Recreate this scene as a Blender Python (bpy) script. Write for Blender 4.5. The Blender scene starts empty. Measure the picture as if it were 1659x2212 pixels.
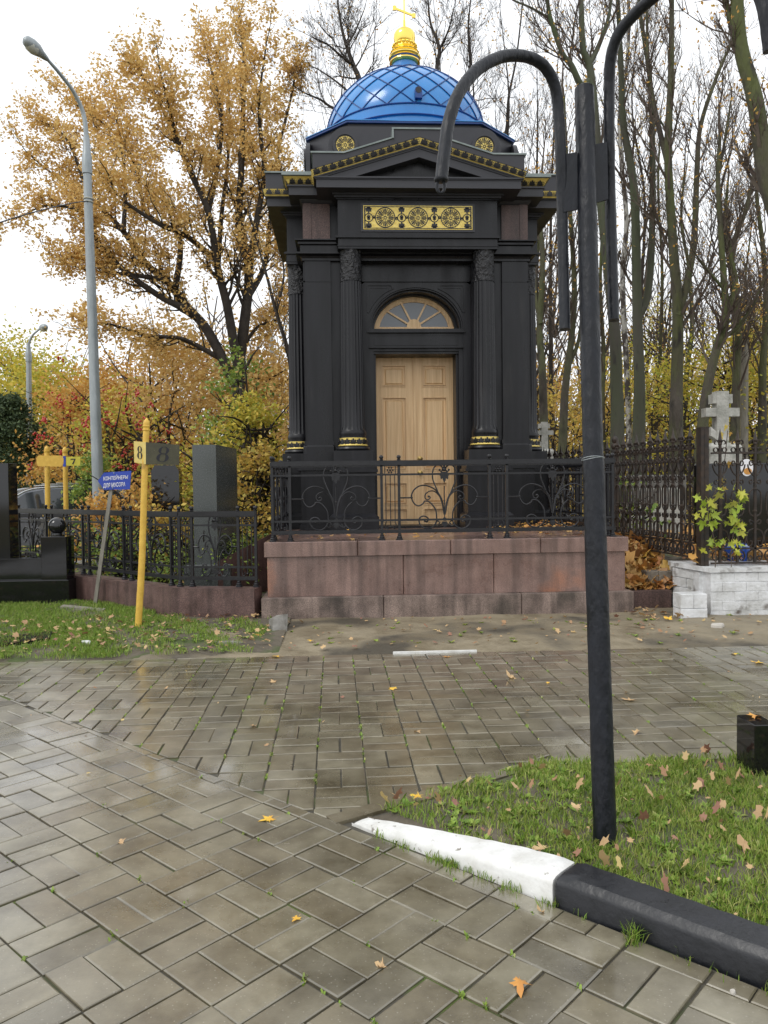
import bpy, math, random
import numpy as np
from mathutils import Matrix, Vector
R_ = math.radians
sc = bpy.context.scene
# ------------------------------------------------------------ camera, world, sun, exposure
PSI, PITCH, ROLL, F = 3.0, 1.87, 0.7, 1693.5
CAM = Vector((0, 0, 1.5))
CR = Matrix.Rotation(-R_(PSI), 3, 'Z') @ Matrix.Rotation(R_(90 - PITCH), 3, 'X') @ Matrix.Rotation(-R_(ROLL), 3, 'Z')
cd = bpy.data.cameras.new('camera'); cam = bpy.data.objects.new('camera', cd); sc.collection.objects.link(cam)
cam.matrix_world = Matrix.Translation(CAM) @ CR.to_4x4()
cd.sensor_fit = 'VERTICAL'; cd.sensor_height = 32; cd.lens = 32 * F / 2212; cd.clip_end = 2000; cd.clip_start = .05
sc.camera = cam
def at(u, v, y=None, z=None):
    d = CR @ Vector(((u - 829.5) / F, -(v - 1106) / F, -1))
    t = (y - CAM.y) / d.y if y is not None else (z - CAM.z) / d.z
    return CAM + d * t
w = bpy.data.worlds.new('World'); sc.world = w; w.use_nodes = True
nt = w.node_tree; nt.nodes.clear()
SUN_EL, SUN_AZ = 48, -125
sky = nt.nodes.new('ShaderNodeTexSky'); sky.sky_type = 'NISHITA'; sky.sun_disc = False
sky.sun_elevation = R_(SUN_EL); sky.sun_rotation = R_(SUN_AZ); sky.air_density = 1.5; sky.dust_density = 4
hs = nt.nodes.new('ShaderNodeHueSaturation'); hs.inputs['Saturation'].default_value = .25
nt.links.new(sky.outputs[0], hs.inputs['Color'])
mx = nt.nodes.new('ShaderNodeMix'); mx.data_type = 'RGBA'; mx.inputs['Factor'].default_value = .86
nt.links.new(hs.outputs[0], mx.inputs['A']); mx.inputs['B'].default_value = (11.6, 11.9, 12.3, 1)
bg = nt.nodes.new('ShaderNodeBackground'); bg.inputs['Strength'].default_value = .1
nt.links.new(mx.outputs['Result'], bg.inputs['Color'])
wo = nt.nodes.new('ShaderNodeOutputWorld'); nt.links.new(bg.outputs[0], wo.inputs[0])
sl = bpy.data.lights.new('sun', 'SUN'); sl.energy = .9; sl.angle = R_(22); sl.color = (1, .97, .92)
so = bpy.data.objects.new('sun', sl); sc.collection.objects.link(so)
sd = Vector((math.sin(R_(SUN_AZ)) * math.cos(R_(SUN_EL)), math.cos(R_(SUN_AZ)) * math.cos(R_(SUN_EL)), math.sin(R_(SUN_EL))))
so.rotation_euler = sd.to_track_quat('Z', 'Y').to_euler()
sc.view_settings.view_transform = 'Standard'; sc.view_settings.look = 'None'
sc.view_settings.exposure = 0.25; sc.view_settings.gamma = 1; sc.view_settings.use_curve_mapping = False
sc.cycles.max_bounces = 6; sc.cycles.transparent_max_bounces = 4

# ------------------------------------------------------------ helpers
ORI = {}
col = sc.collection
def tag(o, label=None, cat=None, group=None, kind=None):
    if label: o['label'] = label
    if cat: o['category'] = cat
    if group: o['group'] = group
    if kind: o['kind'] = kind
    return o
def thing(name, label, cat, loc=(0, 0, 0), group=None):
    o = bpy.data.objects.new(name, None); col.objects.link(o); o.location = loc; o.empty_display_size = .2
    ORI[o.name] = Vector(loc)
    return tag(o, label, cat, group)
def link_mesh(name, me, parent=None, mat=None):
    o = bpy.data.objects.new(name, me); col.objects.link(o)
    if mat: me.materials.append(mat)
    if parent: o.parent = parent; ORI[o.name] = ORI[parent.name]
    else: ORI[o.name] = Vector((0, 0, 0))
    return o
def copy_tree(o, parent=None, dloc=None):
    c = o.copy(); col.objects.link(c)
    if parent: c.parent = parent
    if dloc is not None: c.location = Vector(o.location) + Vector(dloc)
    for ch in [x for x in o.children if x is not c]: copy_tree(ch, c)
    return c
ZMAP = None
class MB:
    def __init__(s, M=None): s.v = []; s.f = []; s.n = 0; s.M = M
    def add(s, vs, fs):
        a = np.asarray(vs, dtype=float).reshape(-1, 3)
        if s.M is not None:
            m = np.array(s.M); a = a @ m[:3, :3].T + m[:3, 3]
        if ZMAP: a = a.copy(); a[:,2] = np.interp(a[:,2], ZMAP[0], ZMAP[1])
        s.v.append(a); n = s.n
        for f in fs: s.f.append(tuple(i + n for i in f))
        s.n += len(a)
    def box(s, x0, y0, z0, x1, y1, z1, b=0.0):
        if b <= 0:
            s.add([(x0,y0,z0),(x1,y0,z0),(x1,y1,z0),(x0,y1,z0),(x0,y0,z1),(x1,y0,z1),(x1,y1,z1),(x0,y1,z1)],
                  [(0,3,2,1),(4,5,6,7),(0,1,5,4),(1,2,6,5),(2,3,7,6),(3,0,4,7)])
        else:
            s.prof([(x0+b,y0),(x1-b,y0),(x1,y0+b),(x1,y1-b),(x1-b,y1),(x0+b,y1),(x0,y1-b),(x0,y0+b)], z0, z1, b)
    def prof(s, poly, z0, z1, b=0.0):
        # vertical prism, bevelled top
        n = len(poly); cx = sum(p[0] for p in poly)/n; cy = sum(p[1] for p in poly)/n
        def ring(z, k): return [(x + (cx-x)/max(1e-6,math.hypot(cx-x,cy-y))*k, y + (cy-y)/max(1e-6,math.hypot(cx-x,cy-y))*k, z) for x, y in poly]
        rs = [ring(z0, 0), ring(z1 - b, 0)] + ([ring(z1, b)] if b > 0 else [])
        vs = sum(rs, []); fs = []
        for r in range(len(rs)-1):
            for i in range(n): j = (i+1) % n; fs.append((r*n+i, r*n+j, (r+1)*n+j, (r+1)*n+i))
        fs.append(tuple(reversed(range(n)))); fs.append(tuple((len(rs)-1)*n+i for i in range(n)))
        s.add(vs, fs)
    def plate(s, poly, o, X, Y, N, t):
        # 2D polygon on a frame: point = o + x*X + y*Y, thickness t along N
        o, X, Y, N = map(Vector, (o, X, Y, N)); n = len(poly)
        a = [o + X*x + Y*y for x, y in poly]; b = [p + N*t for p in a]
        s.add([tuple(p) for p in a+b], [tuple(reversed(range(n))), tuple(range(n, 2*n))] + [(i, (i+1)%n, n+(i+1)%n, n+i) for i in range(n)])
    def ringstrip(s, outer, inner, o, X, Y, N, t, closed=False):
        o, X, Y, N = map(Vector, (o, X, Y, N)); n = len(outer)
        P = lambda q, k: o + X*q[0] + Y*q[1] + N*k
        vs = [P(q,0) for q in outer] + [P(q,0) for q in inner] + [P(q,t) for q in outer] + [P(q,t) for q in inner]
        fs = []; m = n if closed else n-1
        for i in range(m):
            j = (i+1)%n
            fs += [(2*n+i,2*n+j,3*n+j,3*n+i),(i,n+i,n+j,j),(i,j,2*n+j,2*n+i),(n+i,3*n+i,3*n+j,n+j)]
        if not closed: fs += [(0,2*n,3*n,n),(n-1,2*n-1,4*n-1,3*n-1)]
        s.add([tuple(p) for p in vs], fs)
    def lathe(s, prof, c=(0,0,0), seg=24, a0=0, a1=None):
        full = a1 is None; a1 = a0 + 2*math.pi if full else a1
        n = seg if full else seg+1; vs = []; fs = []
        for r, z in prof:
            for k in range(n):
                a = a0 + (a1-a0)*k/seg; vs.append((c[0]+r*math.cos(a), c[1]+r*math.sin(a), c[2]+z))
        for i in range(len(prof)-1):
            for k in range(n if full else n-1):
                j = (k+1) % n; fs.append((i*n+k, i*n+j, (i+1)*n+j, (i+1)*n+k))
        if full:
            if prof[0][0] > 1e-5: fs.append(tuple(reversed(range(n))))
            if prof[-1][0] > 1e-5: fs.append(tuple((len(prof)-1)*n+k for k in range(n)))
        s.add(vs, fs)
    def sqring(s, prof, seg=None):
        # square moulding: prof of (q, z), q = half extent
        s.lathe([(q*math.sqrt(2), z) for q, z in prof], seg=4, a0=math.pi/4)
    def tube(s, pts, r, k=6, ref=None, caps=True):
        P = np.array([tuple(p) for p in pts], dtype=float); n = len(P)
        if n < 2: return
        rr = np.full(n, r, dtype=float) if np.isscalar(r) else np.asarray(r, dtype=float)
        T = np.gradient(P, axis=0); T /= np.maximum(np.linalg.norm(T, axis=1, keepdims=True), 1e-9)
        if ref is None:
            d = np.abs(P[-1]-P[0]); ref = np.zeros(3); ref[int(np.argmin(d))] = 1
        A = np.cross(T, np.asarray(ref, dtype=float)); A /= np.maximum(np.linalg.norm(A, axis=1, keepdims=True), 1e-9)
        B = np.cross(T, A)
        an = np.arange(k)*2*math.pi/k
        V = P[:,None,:] + rr[:,None,None]*(np.cos(an)[None,:,None]*A[:,None,:] + np.sin(an)[None,:,None]*B[:,None,:])
        fs = []
        for i in range(n-1):
            for j in range(k):
                jj = (j+1) % k; fs.append((i*k+j, i*k+jj, (i+1)*k+jj, (i+1)*k+j))
        if caps: fs.append(tuple(reversed(range(k)))); fs.append(tuple((n-1)*k+j for j in range(k)))
        s.add(V.reshape(-1,3), fs)
    def bar(s, a, b, r, k=4): s.tube([a, b], r, k)
    def flat(s, pts, w, t, N):
        # flat iron strip following pts, width w across the plane N normal .. t thick
        P = np.array([tuple(p) for p in pts], dtype=float); n = len(P); N = np.asarray(N, dtype=float)
        T = np.gradient(P, axis=0); T /= np.maximum(np.linalg.norm(T, axis=1, keepdims=True), 1e-9)
        S = np.cross(T, N); S /= np.maximum(np.linalg.norm(S, axis=1, keepdims=True), 1e-9)
        V = np.stack([P + S*t/2 + N*w/2, P - S*t/2 + N*w/2, P - S*t/2 - N*w/2, P + S*t/2 - N*w/2], axis=1)
        fs = [(i*4+j, i*4+(j+1)%4, (i+1)*4+(j+1)%4, (i+1)*4+j) for i in range(n-1) for j in range(4)]
        fs += [(3,2,1,0), ((n-1)*4,(n-1)*4+1,(n-1)*4+2,(n-1)*4+3)]
        s.add(V.reshape(-1,3), fs)
    def ball(s, c, r, seg=12, sz=1.0):
        n = max(4, seg//2); s.lathe([(max(1e-6, r*math.sin(math.pi*i/n)), -r*sz*math.cos(math.pi*i/n)) for i in range(n+1)], c, seg)
    def build(s, name, mat, parent=None, smooth=None, **kw):
        if not s.v: s.add([(0,0,0),(0,0,.001),(0,.001,0)], [(0,1,2)])
        V = np.concatenate(s.v)
        if parent is not None: V = V - np.array(ORI[parent.name])
        me = bpy.data.meshes.new(name); me.from_pydata(V.tolist(), [], s.f)
        if smooth is not None:
            me.polygons.foreach_set('use_smooth', [True]*len(me.polygons))
            if smooth < 179: me.set_sharp_from_angle(angle=R_(smooth))
        o = link_mesh(name, me, parent, mat)
        if kw: tag(o, kw.get('label'), kw.get('cat'), kw.get('group'), kw.get('kind'))
        return o
def quads_mesh(name, V, nper, mat, parent=None, **kw):
    # V: (N, nper, 3); each row one face
    V = np.asarray(V, dtype=np.float32)
    if parent is not None: V = V - np.array(ORI[parent.name], dtype=np.float32)
    N = V.shape[0]; me = bpy.data.meshes.new(name)
    me.vertices.add(N*nper); me.vertices.foreach_set('co', V.reshape(-1))
    me.loops.add(N*nper); me.loops.foreach_set('vertex_index', np.arange(N*nper, dtype=np.int32))
    me.polygons.add(N); me.polygons.foreach_set('loop_start', np.arange(0, N*nper, nper, dtype=np.int32))
    me.polygons.foreach_set('loop_total', np.full(N, nper, dtype=np.int32))
    me.update(calc_edges=True)
    o = link_mesh(name, me, parent, mat)
    if kw: tag(o, kw.get('label'), kw.get('cat'), kw.get('group'), kw.get('kind'))
    return o
def unit(rng, n):
    a = rng.normal(size=(n, 3)); return a/np.linalg.norm(a, axis=1, keepdims=True)
def leaf_quads(rng, C, size, flat=0.0, droop=0.0):
    n = len(C); A = unit(rng, n); N = unit(rng, n)
    if flat: A[:,2] *= (1-flat); A /= np.linalg.norm(A, axis=1, keepdims=True)
    B = np.cross(A, N); B /= np.maximum(np.linalg.norm(B, axis=1, keepdims=True), 1e-6)
    if flat: B[:,2] *= (1-flat); B /= np.maximum(np.linalg.norm(B, axis=1, keepdims=True), 1e-6)
    s = (size*(.6+.8*rng.random(n)))[:,None]
    return np.stack([C - A*s*.5, C + B*s*.32 - A*s*.05, C + A*s*.55, C - B*s*.32 + A*s*.02], axis=1)

# ------------------------------------------------------------ materials
def mat(name, c, rough=.6, c2=None, ns=8, nd=5, bump=0, bs=40, bd=None, metal=0, spec=.5, island=None, coat=0, rvar=None, aniso=None, contrast=(.35,.65), transl=0, two=None):
    m = bpy.data.materials.new(name); m.use_nodes = True; t = m.node_tree; b = t.nodes['Principled BSDF']
    L = t.links.new; N = t.nodes.new
    b.inputs['Roughness'].default_value = rough; b.inputs['Metallic'].default_value = metal
    b.inputs['Specular IOR Level'].default_value = spec
    if coat: b.inputs['Coat Weight'].default_value = coat; b.inputs['Coat Roughness'].default_value = .12
    tc = N('ShaderNodeTexCoord'); mp = N('ShaderNodeMapping'); L(tc.outputs['Object'], mp.inputs[0])
    if aniso: mp.inputs['Scale'].default_value = aniso
    src = None
    if island:
        g = N('ShaderNodeNewGeometry'); cr = N('ShaderNodeValToRGB'); L(g.outputs['Random Per Island'], cr.inputs[0])
        e = cr.color_ramp.elements; e[0].color = (*island[0], 1); e[1].color = (*island[-1], 1)
        for i, cc in enumerate(island[1:-1]): x = e.new((i+1)/(len(island)-1)); x.color = (*cc, 1)
        src = cr.outputs[0]
    if c2:
        n = N('ShaderNodeTexNoise'); n.inputs['Scale'].default_value = ns; n.inputs['Detail'].default_value = nd; n.inputs['Roughness'].default_value = .65
        L(mp.outputs[0], n.inputs['Vector']); cr = N('ShaderNodeValToRGB'); L(n.outputs[0], cr.inputs[0])
        e = cr.color_ramp.elements; e[0].position, e[1].position = contrast
        if island:
            e[0].color = (1,1,1,1); e[1].color = (*c2, 1)
            mm = N('ShaderNodeMix'); mm.data_type = 'RGBA'; mm.blend_type = 'MULTIPLY'; mm.inputs['Factor'].default_value = 1
            L(src, mm.inputs['A']); L(cr.outputs[0], mm.inputs['B']); src = mm.outputs['Result']
        else:
            e[0].color = (*c, 1); e[1].color = (*c2, 1); src = cr.outputs[0]
        if rvar:
            mr = N('ShaderNodeMapRange'); mr.inputs['From Min'].default_value = .35; mr.inputs['From Max'].default_value = .65
            mr.inputs['To Min'].default_value, mr.inputs['To Max'].default_value = rvar
            L(n.outputs[0], mr.inputs['Value']); L(mr.outputs[0], b.inputs['Roughness'])
    if two:   # second blotch layer: (colour, scale, lo, hi)
        n2 = N('ShaderNodeTexNoise'); n2.inputs['Scale'].default_value = two[1]; n2.inputs['Detail'].default_value = 6
        L(mp.outputs[0], n2.inputs['Vector']); r2 = N('ShaderNodeMapRange'); r2.inputs['From Min'].default_value = two[2]; r2.inputs['From Max'].default_value = two[3]
        L(n2.outputs[0], r2.inputs['Value']); m2 = N('ShaderNodeMix'); m2.data_type = 'RGBA'
        L(r2.outputs[0], m2.inputs['Factor'])
        if src: L(src, m2.inputs['A'])
        else: m2.inputs['A'].default_value = (*c, 1)
        m2.inputs['B'].default_value = (*two[0], 1); src = m2.outputs['Result']
    if src: L(src, b.inputs['Base Color'])
    else: b.inputs['Base Color'].default_value = (*c, 1)
    if bump:
        n = N('ShaderNodeTexNoise'); n.inputs['Scale'].default_value = bs; n.inputs['Detail'].default_value = 6; L(mp.outputs[0], n.inputs['Vector'])
        bp = N('ShaderNodeBump'); bp.inputs['Strength'].default_value = bump; bp.inputs['Distance'].default_value = bd or .01
        L(n.outputs[0], bp.inputs['Height']); L(bp.outputs[0], b.inputs['Normal'])
    if transl:
        tr = N('ShaderNodeBsdfTranslucent'); ms = N('ShaderNodeMixShader'); ms.inputs[0].default_value = transl
        if src: L(src, tr.inputs[0])
        else: tr.inputs[0].default_value = (*c, 1)
        out = t.nodes['Material Output']; L(b.outputs[0], ms.inputs[1]); L(tr.outputs[0], ms.inputs[2]); L(ms.outputs[0], out.inputs[0])
    return m
def speckle(m, scale, amt):
    t = m.node_tree; L = t.links.new; N = t.nodes.new; b = t.nodes['Principled BSDF']; tc = N('ShaderNodeTexCoord')
    n = N('ShaderNodeTexNoise'); n.inputs['Scale'].default_value = scale; n.inputs['Detail'].default_value = 3; L(tc.outputs['Object'], n.inputs['Vector'])
    r = N('ShaderNodeMapRange'); r.inputs['From Min'].default_value = .36; r.inputs['From Max'].default_value = .64; r.inputs['To Min'].default_value = 1-amt; r.inputs['To Max'].default_value = 1+amt; L(n.outputs[0], r.inputs['Value'])
    # rain streaks: noise stretched along the vertical
    mp = N('ShaderNodeMapping'); mp.inputs['Scale'].default_value = (5,5,.35); L(tc.outputs['Object'], mp.inputs[0]); n2 = N('ShaderNodeTexNoise'); n2.inputs['Scale'].default_value = 2; n2.inputs['Detail'].default_value = 5; L(mp.outputs[0], n2.inputs['Vector'])
    r2 = N('ShaderNodeMapRange'); r2.inputs['From Min'].default_value = .42; r2.inputs['From Max'].default_value = .66; r2.inputs['To Min'].default_value = 1.1; r2.inputs['To Max'].default_value = .62; L(n2.outputs[0], r2.inputs['Value'])
    mu = N('ShaderNodeMath'); mu.operation = 'MULTIPLY'; L(r.outputs[0], mu.inputs[0]); L(r2.outputs[0], mu.inputs[1])
    old = b.inputs['Base Color'].links[0].from_socket; v = N('ShaderNodeVectorMath'); v.operation = 'SCALE'; L(old, v.inputs[0]); L(mu.outputs[0], v.inputs['Scale']); L(v.outputs[0], b.inputs['Base Color'])
    return m
M = {}
M['black'] = speckle(mat('black_painted_stone', (.0045,.0045,.006), .30, (.012,.012,.015), 2.2, 8, bump=.10, bs=50, bd=.004, rvar=(.24,.50), aniso=(1.6,1.6,.3), spec=.36, two=((.022,.021,.022), 3.2, .60,.76)), 90, .2)
M['blackiron'] = mat('black_ironwork', (.006,.006,.008), .36, (.013,.013,.016), 20, 4, bump=.3, bs=90, bd=.003)
M['rustiron'] = mat('old_rusty_ironwork', (.014,.012,.011), .6, (.045,.028,.018), 14, 5, bump=.4, bs=70, bd=.003)
M['postpaint'] = mat('thick_black_paint', (.004,.005,.008), .34, (.011,.013,.019), 16, 6, bump=.7, bs=42, bd=.010, spec=.35, rvar=(.28,.55), aniso=(1,1,.4))
M['graphite'] = mat('graphite_metal', (.022,.022,.028), .42, (.034,.034,.041), 3, 4, rvar=(.4,.6))
M['roof'] = mat('zinc_flashing', (.16,.19,.18), .35, (.24,.27,.26), 5, 4, metal=.4)
M['gold'] = mat('gold_leaf', (.78,.62,.19), .42, (.62,.45,.10), 30, 4, metal=.35, bump=.1, bs=50)
M['goldmetal'] = mat('polished_gold', (.95,.70,.16), .16, metal=1.0, bump=.05, bs=30)
M['blue'] = mat('blue_enamelled_dome', (.012,.185,.52), .20, (.020,.235,.60), 1.5, 4, coat=.5, rvar=(.2,.32))
M['blueseam'] = mat('dark_blue_seam', (.006,.045,.20), .4)
M['silver'] = mat('bare_hatch_metal', (.6,.6,.58), .35, metal=.6)
M['granite_red'] = speckle(mat('red_brown_granite', (.150,.090,.074), .34, (.245,.158,.132), 2.6, 9, bump=.06, bs=120, two=((.30,.12,.06), 1.3, .60,.74), rvar=(.22,.5), coat=.4), 130, .38)
M['granite_brown'] = speckle(mat('brown_granite', (.060,.032,.027), .5, (.095,.058,.050), 60, 5, bump=.1, bs=100), 120, .4)
M['granite_step'] = speckle(mat('weathered_granite_step', (.135,.098,.082), .5, (.255,.190,.160), 5, 8, bump=.1, bs=100, two=((.08,.062,.05), 2.2, .52,.7)), 120, .4)
M['joint'] = mat('stone_joint', (.05,.035,.028), .8)
M['curbgran'] = speckle(mat('brown_granite_curb', (.085,.048,.042), .45, (.15,.092,.082), 5, 8, bump=.08, bs=110), 140, .5)
M['oak'] = mat('varnished_oak', (.56,.35,.165), .40, (.78,.55,.30), 3, 9, bump=.12, bs=30, aniso=(11,11,.35), contrast=(.32,.68))
M['glass'] = mat('dark_window_glass', (.10,.115,.13), .08, spec=.8)
M['brass'] = mat('brass', (.45,.32,.12), .35, metal=.9)
M['rough'] = mat('rough_hewn_black_stone', (.005,.005,.007), .42, (.016,.016,.019), 22, 6, bump=1.0, bs=22, bd=.05)
M['yellow'] = mat('yellow_paint', (.72,.46,.075), .5, (.60,.36,.05), 14, 6, bump=.35, bs=45, bd=.004, two=((.30,.17,.05), 5, .66,.78))
M['yellowsign'] = mat('pale_yellow_board', (.66,.52,.16), .5, (.56,.43,.12), 12, 5)
M['yellowbright'] = mat('bright_yellow_board', (.68,.62,.07), .5, (.6,.53,.06), 9, 4)
M['olive'] = mat('dirty_olive_board', (.048,.045,.024), .38, (.078,.072,.038), 7, 6, two=((.34,.32,.2), 90, .69,.73))
M['signblue'] = mat('blue_sign', (.02,.05,.34), .35, (.025,.065,.40), 6, 4)
M['white'] = mat('white_lettering', (.8,.8,.82), .5)
M['ink'] = mat('black_lettering', (.012,.012,.02), .5)
M['wood'] = mat('grey_weathered_timber', (.17,.155,.125), .8, (.27,.25,.21), 8, 6, bump=.4, bs=40, aniso=(3,3,.5))
M['steel'] = mat('galvanised_steel', (.24,.27,.28), .45, (.36,.39,.40), 5, 7, metal=.35, bump=.1, bs=30, aniso=(1,1,.3))
M['lampglass'] = mat('lamp_diffuser', (.48,.48,.42), .3)
M['whitepaint'] = mat('white_kerb_paint', (.74,.74,.72), .55, (.56,.55,.51), 7, 9, bump=.6, bs=38, bd=.006, contrast=(.42,.70), two=((.24,.22,.19), 26, .66,.72))
M['blackpaint'] = mat('black_kerb_paint', (.005,.006,.008), .30, (.016,.017,.021), 7, 7, bump=.3, bs=50, bd=.006, rvar=(.25,.5))
M['brickwhite'] = mat('silver_white_painted_brick', (.70,.71,.72), .5, (.44,.44,.42), 4, 9, bump=.7, bs=26, bd=.014, contrast=(.40,.68), two=((.13,.11,.09), 5, .60,.74))
M['oldbrick'] = mat('bare_old_masonry', (.12,.10,.08), .85, (.22,.19,.15), 8, 7, bump=.6, bs=25, bd=.02)
M['concrete'] = mat('broken_concrete', (.26,.25,.23), .8, (.16,.15,.13), 9, 7, bump=.6, bs=30, bd=.01)
M['polblack'] = mat('polished_black_granite', (.006,.006,.007), .07, (.010,.010,.011), 90, 4, spec=.6)
M['greygran'] = mat('dark_grey_granite', (.055,.062,.060), .24, (.105,.115,.110), 70, 6, rvar=(.15,.3), two=((.09,.095,.09), 3, .6,.75))
M['stonecross'] = mat('pale_weathered_stone', (.50,.49,.45), .9, (.27,.27,.24), 6, 8, bump=.6, bs=25, bd=.02, two=((.10,.13,.06), 4, .6,.72))
M['carpaint'] = mat('graphite_car_paint', (.22,.23,.26), .22, metal=.3, coat=.8)
M['carroof'] = mat('silver_trim', (.55,.56,.58), .25, metal=.7)
M['carglass'] = mat('car_glass', (.03,.035,.04), .05, spec=.8)
M['tyre'] = mat('tyre', (.02,.02,.02), .8)
M['bark'] = mat('mossy_bark', (.070,.058,.046), .9, (.085,.100,.030), 1.2, 6, bump=1.0, bs=16, bd=.04, aniso=(1,1,.35), contrast=(.4,.62), two=((.028,.024,.02), 5, .55,.7))
M['barkgrey'] = mat('grey_green_bark', (.085,.078,.064), .9, (.065,.085,.038), .9, 7, bump=.5, bs=25, bd=.015, aniso=(1,1,.3), two=((.05,.045,.04), 7, .6,.7))
M['barkdark'] = mat('dark_wet_bark', (.022,.017,.014), .9, (.045,.036,.028), 5, 6, bump=.7, bs=20, bd=.03)
M['birch'] = mat('birch_bark', (.36,.35,.32), .8, (.05,.04,.035), 6, 6, aniso=(1,1,.6), contrast=(.44,.54), bump=.3, bs=30)
M['twig'] = mat('bare_twigs', (.070,.050,.040), .9, (.095,.075,.055), 2, 2)
M['oakleaf'] = mat('russet_oak_leaves', (1,1,1), .75, transl=.35, island=[(.70,.46,.16),(.76,.54,.20),(.56,.35,.11),(.80,.62,.28),(.64,.42,.13)])
M['yelleaf'] = mat('yellow_leaves', (1,1,1), .75, transl=.35, island=[(.66,.50,.09),(.74,.56,.13),(.50,.34,.09),(.66,.40,.09),(.44,.40,.09),(.40,.25,.10)])
M['golleaf'] = mat('golden_green_leaves', (1,1,1), .75, transl=.35, island=[(.56,.48,.07),(.70,.56,.08),(.32,.38,.06),(.62,.44,.07),(.42,.44,.07)])
M['orgleaf'] = mat('orange_brown_leaves', (1,1,1), .75, transl=.4, island=[(.62,.32,.07),(.70,.42,.10),(.50,.24,.06),(.72,.50,.13),(.42,.22,.07)])
M['greleaf'] = mat('green_leaves', (1,1,1), .6, transl=.3, island=[(.15,.25,.05),(.22,.33,.06),(.34,.42,.07),(.11,.18,.04),(.46,.46,.08)])
M['darkleaf'] = mat('dark_conifer_needles', (1,1,1), .7, island=[(.03,.055,.025),(.05,.085,.03),(.08,.115,.04)])
M['limeleaf'] = mat('lime_maple_leaves', (1,1,1), .5, transl=.35, island=[(.28,.42,.04),(.38,.50,.05),(.58,.56,.07),(.22,.34,.04),(.50,.44,.10)])
M['berry'] = mat('red_berries', (.42,.03,.02), .35)
M['litter'] = mat('fallen_leaves', (1,1,1), .55, transl=.15, island=[(.52,.24,.07),(.62,.34,.08),(.40,.17,.06),(.60,.42,.16),(.30,.14,.06),(.66,.42,.08)])
M['litterpale'] = mat('pale_fallen_leaves', (1,1,1), .55, transl=.15, island=[(.50,.32,.16),(.58,.40,.20),(.36,.20,.10),(.30,.14,.10),(.60,.46,.18)])
M['gold_leaf_y'] = mat('yellow_maple_leaf', (.78,.52,.05), .5, (.66,.36,.05), 14, 4)
M['gold_leaf_o'] = mat('orange_maple_leaf', (.66,.34,.06), .5, (.50,.22,.05), 14, 4)
M['leaf_tan'] = mat('tan_maple_leaf', (.56,.40,.20), .55, (.40,.24,.12), 14, 4)
M['grass'] = mat('grass_blades', (1,1,1), .5, transl=.25, island=[(.16,.29,.035),(.23,.37,.045),(.32,.43,.07),(.12,.21,.03),(.46,.46,.16)])
M['grassdry'] = mat('dry_grass_blades', (1,1,1), .5, transl=.25, island=[(.20,.34,.045),(.31,.42,.07),(.50,.50,.16),(.14,.27,.035),(.38,.42,.10)])
M['soil'] = mat('damp_soil', (.075,.062,.044), .8, (.13,.11,.078), 7, 8, bump=.6, bs=25, bd=.02, two=((.06,.085,.02), 3, .5,.62))
M['sand'] = mat('damp_sandy_dirt', (.165,.135,.085), .6, (.28,.235,.16), 2.2, 9, bump=.5, bs=22, bd=.02, two=((.065,.055,.038), 1.1, .50,.62), rvar=(.35,.8))
M['moss'] = mat('mossy_joint_sand', (.042,.038,.028), .8, (.085,.077,.058), 6, 6, bump=.4, bs=60, bd=.01, two=((.075,.11,.02), 2.5, .54,.64))
M['groundfar'] = mat('leaf_strewn_ground', (.10,.085,.035), .9, (.23,.15,.045), 3, 9, bump=.5, bs=6, bd=.05, two=((.07,.11,.025), .35, .48,.62))
M['vase'] = mat('blue_glazed_vase', (.02,.08,.40), .25, (.4,.45,.55), 9, 2, contrast=(.6,.64))
M['pebble'] = mat('pebble', (.5,.47,.42), .6)
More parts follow.
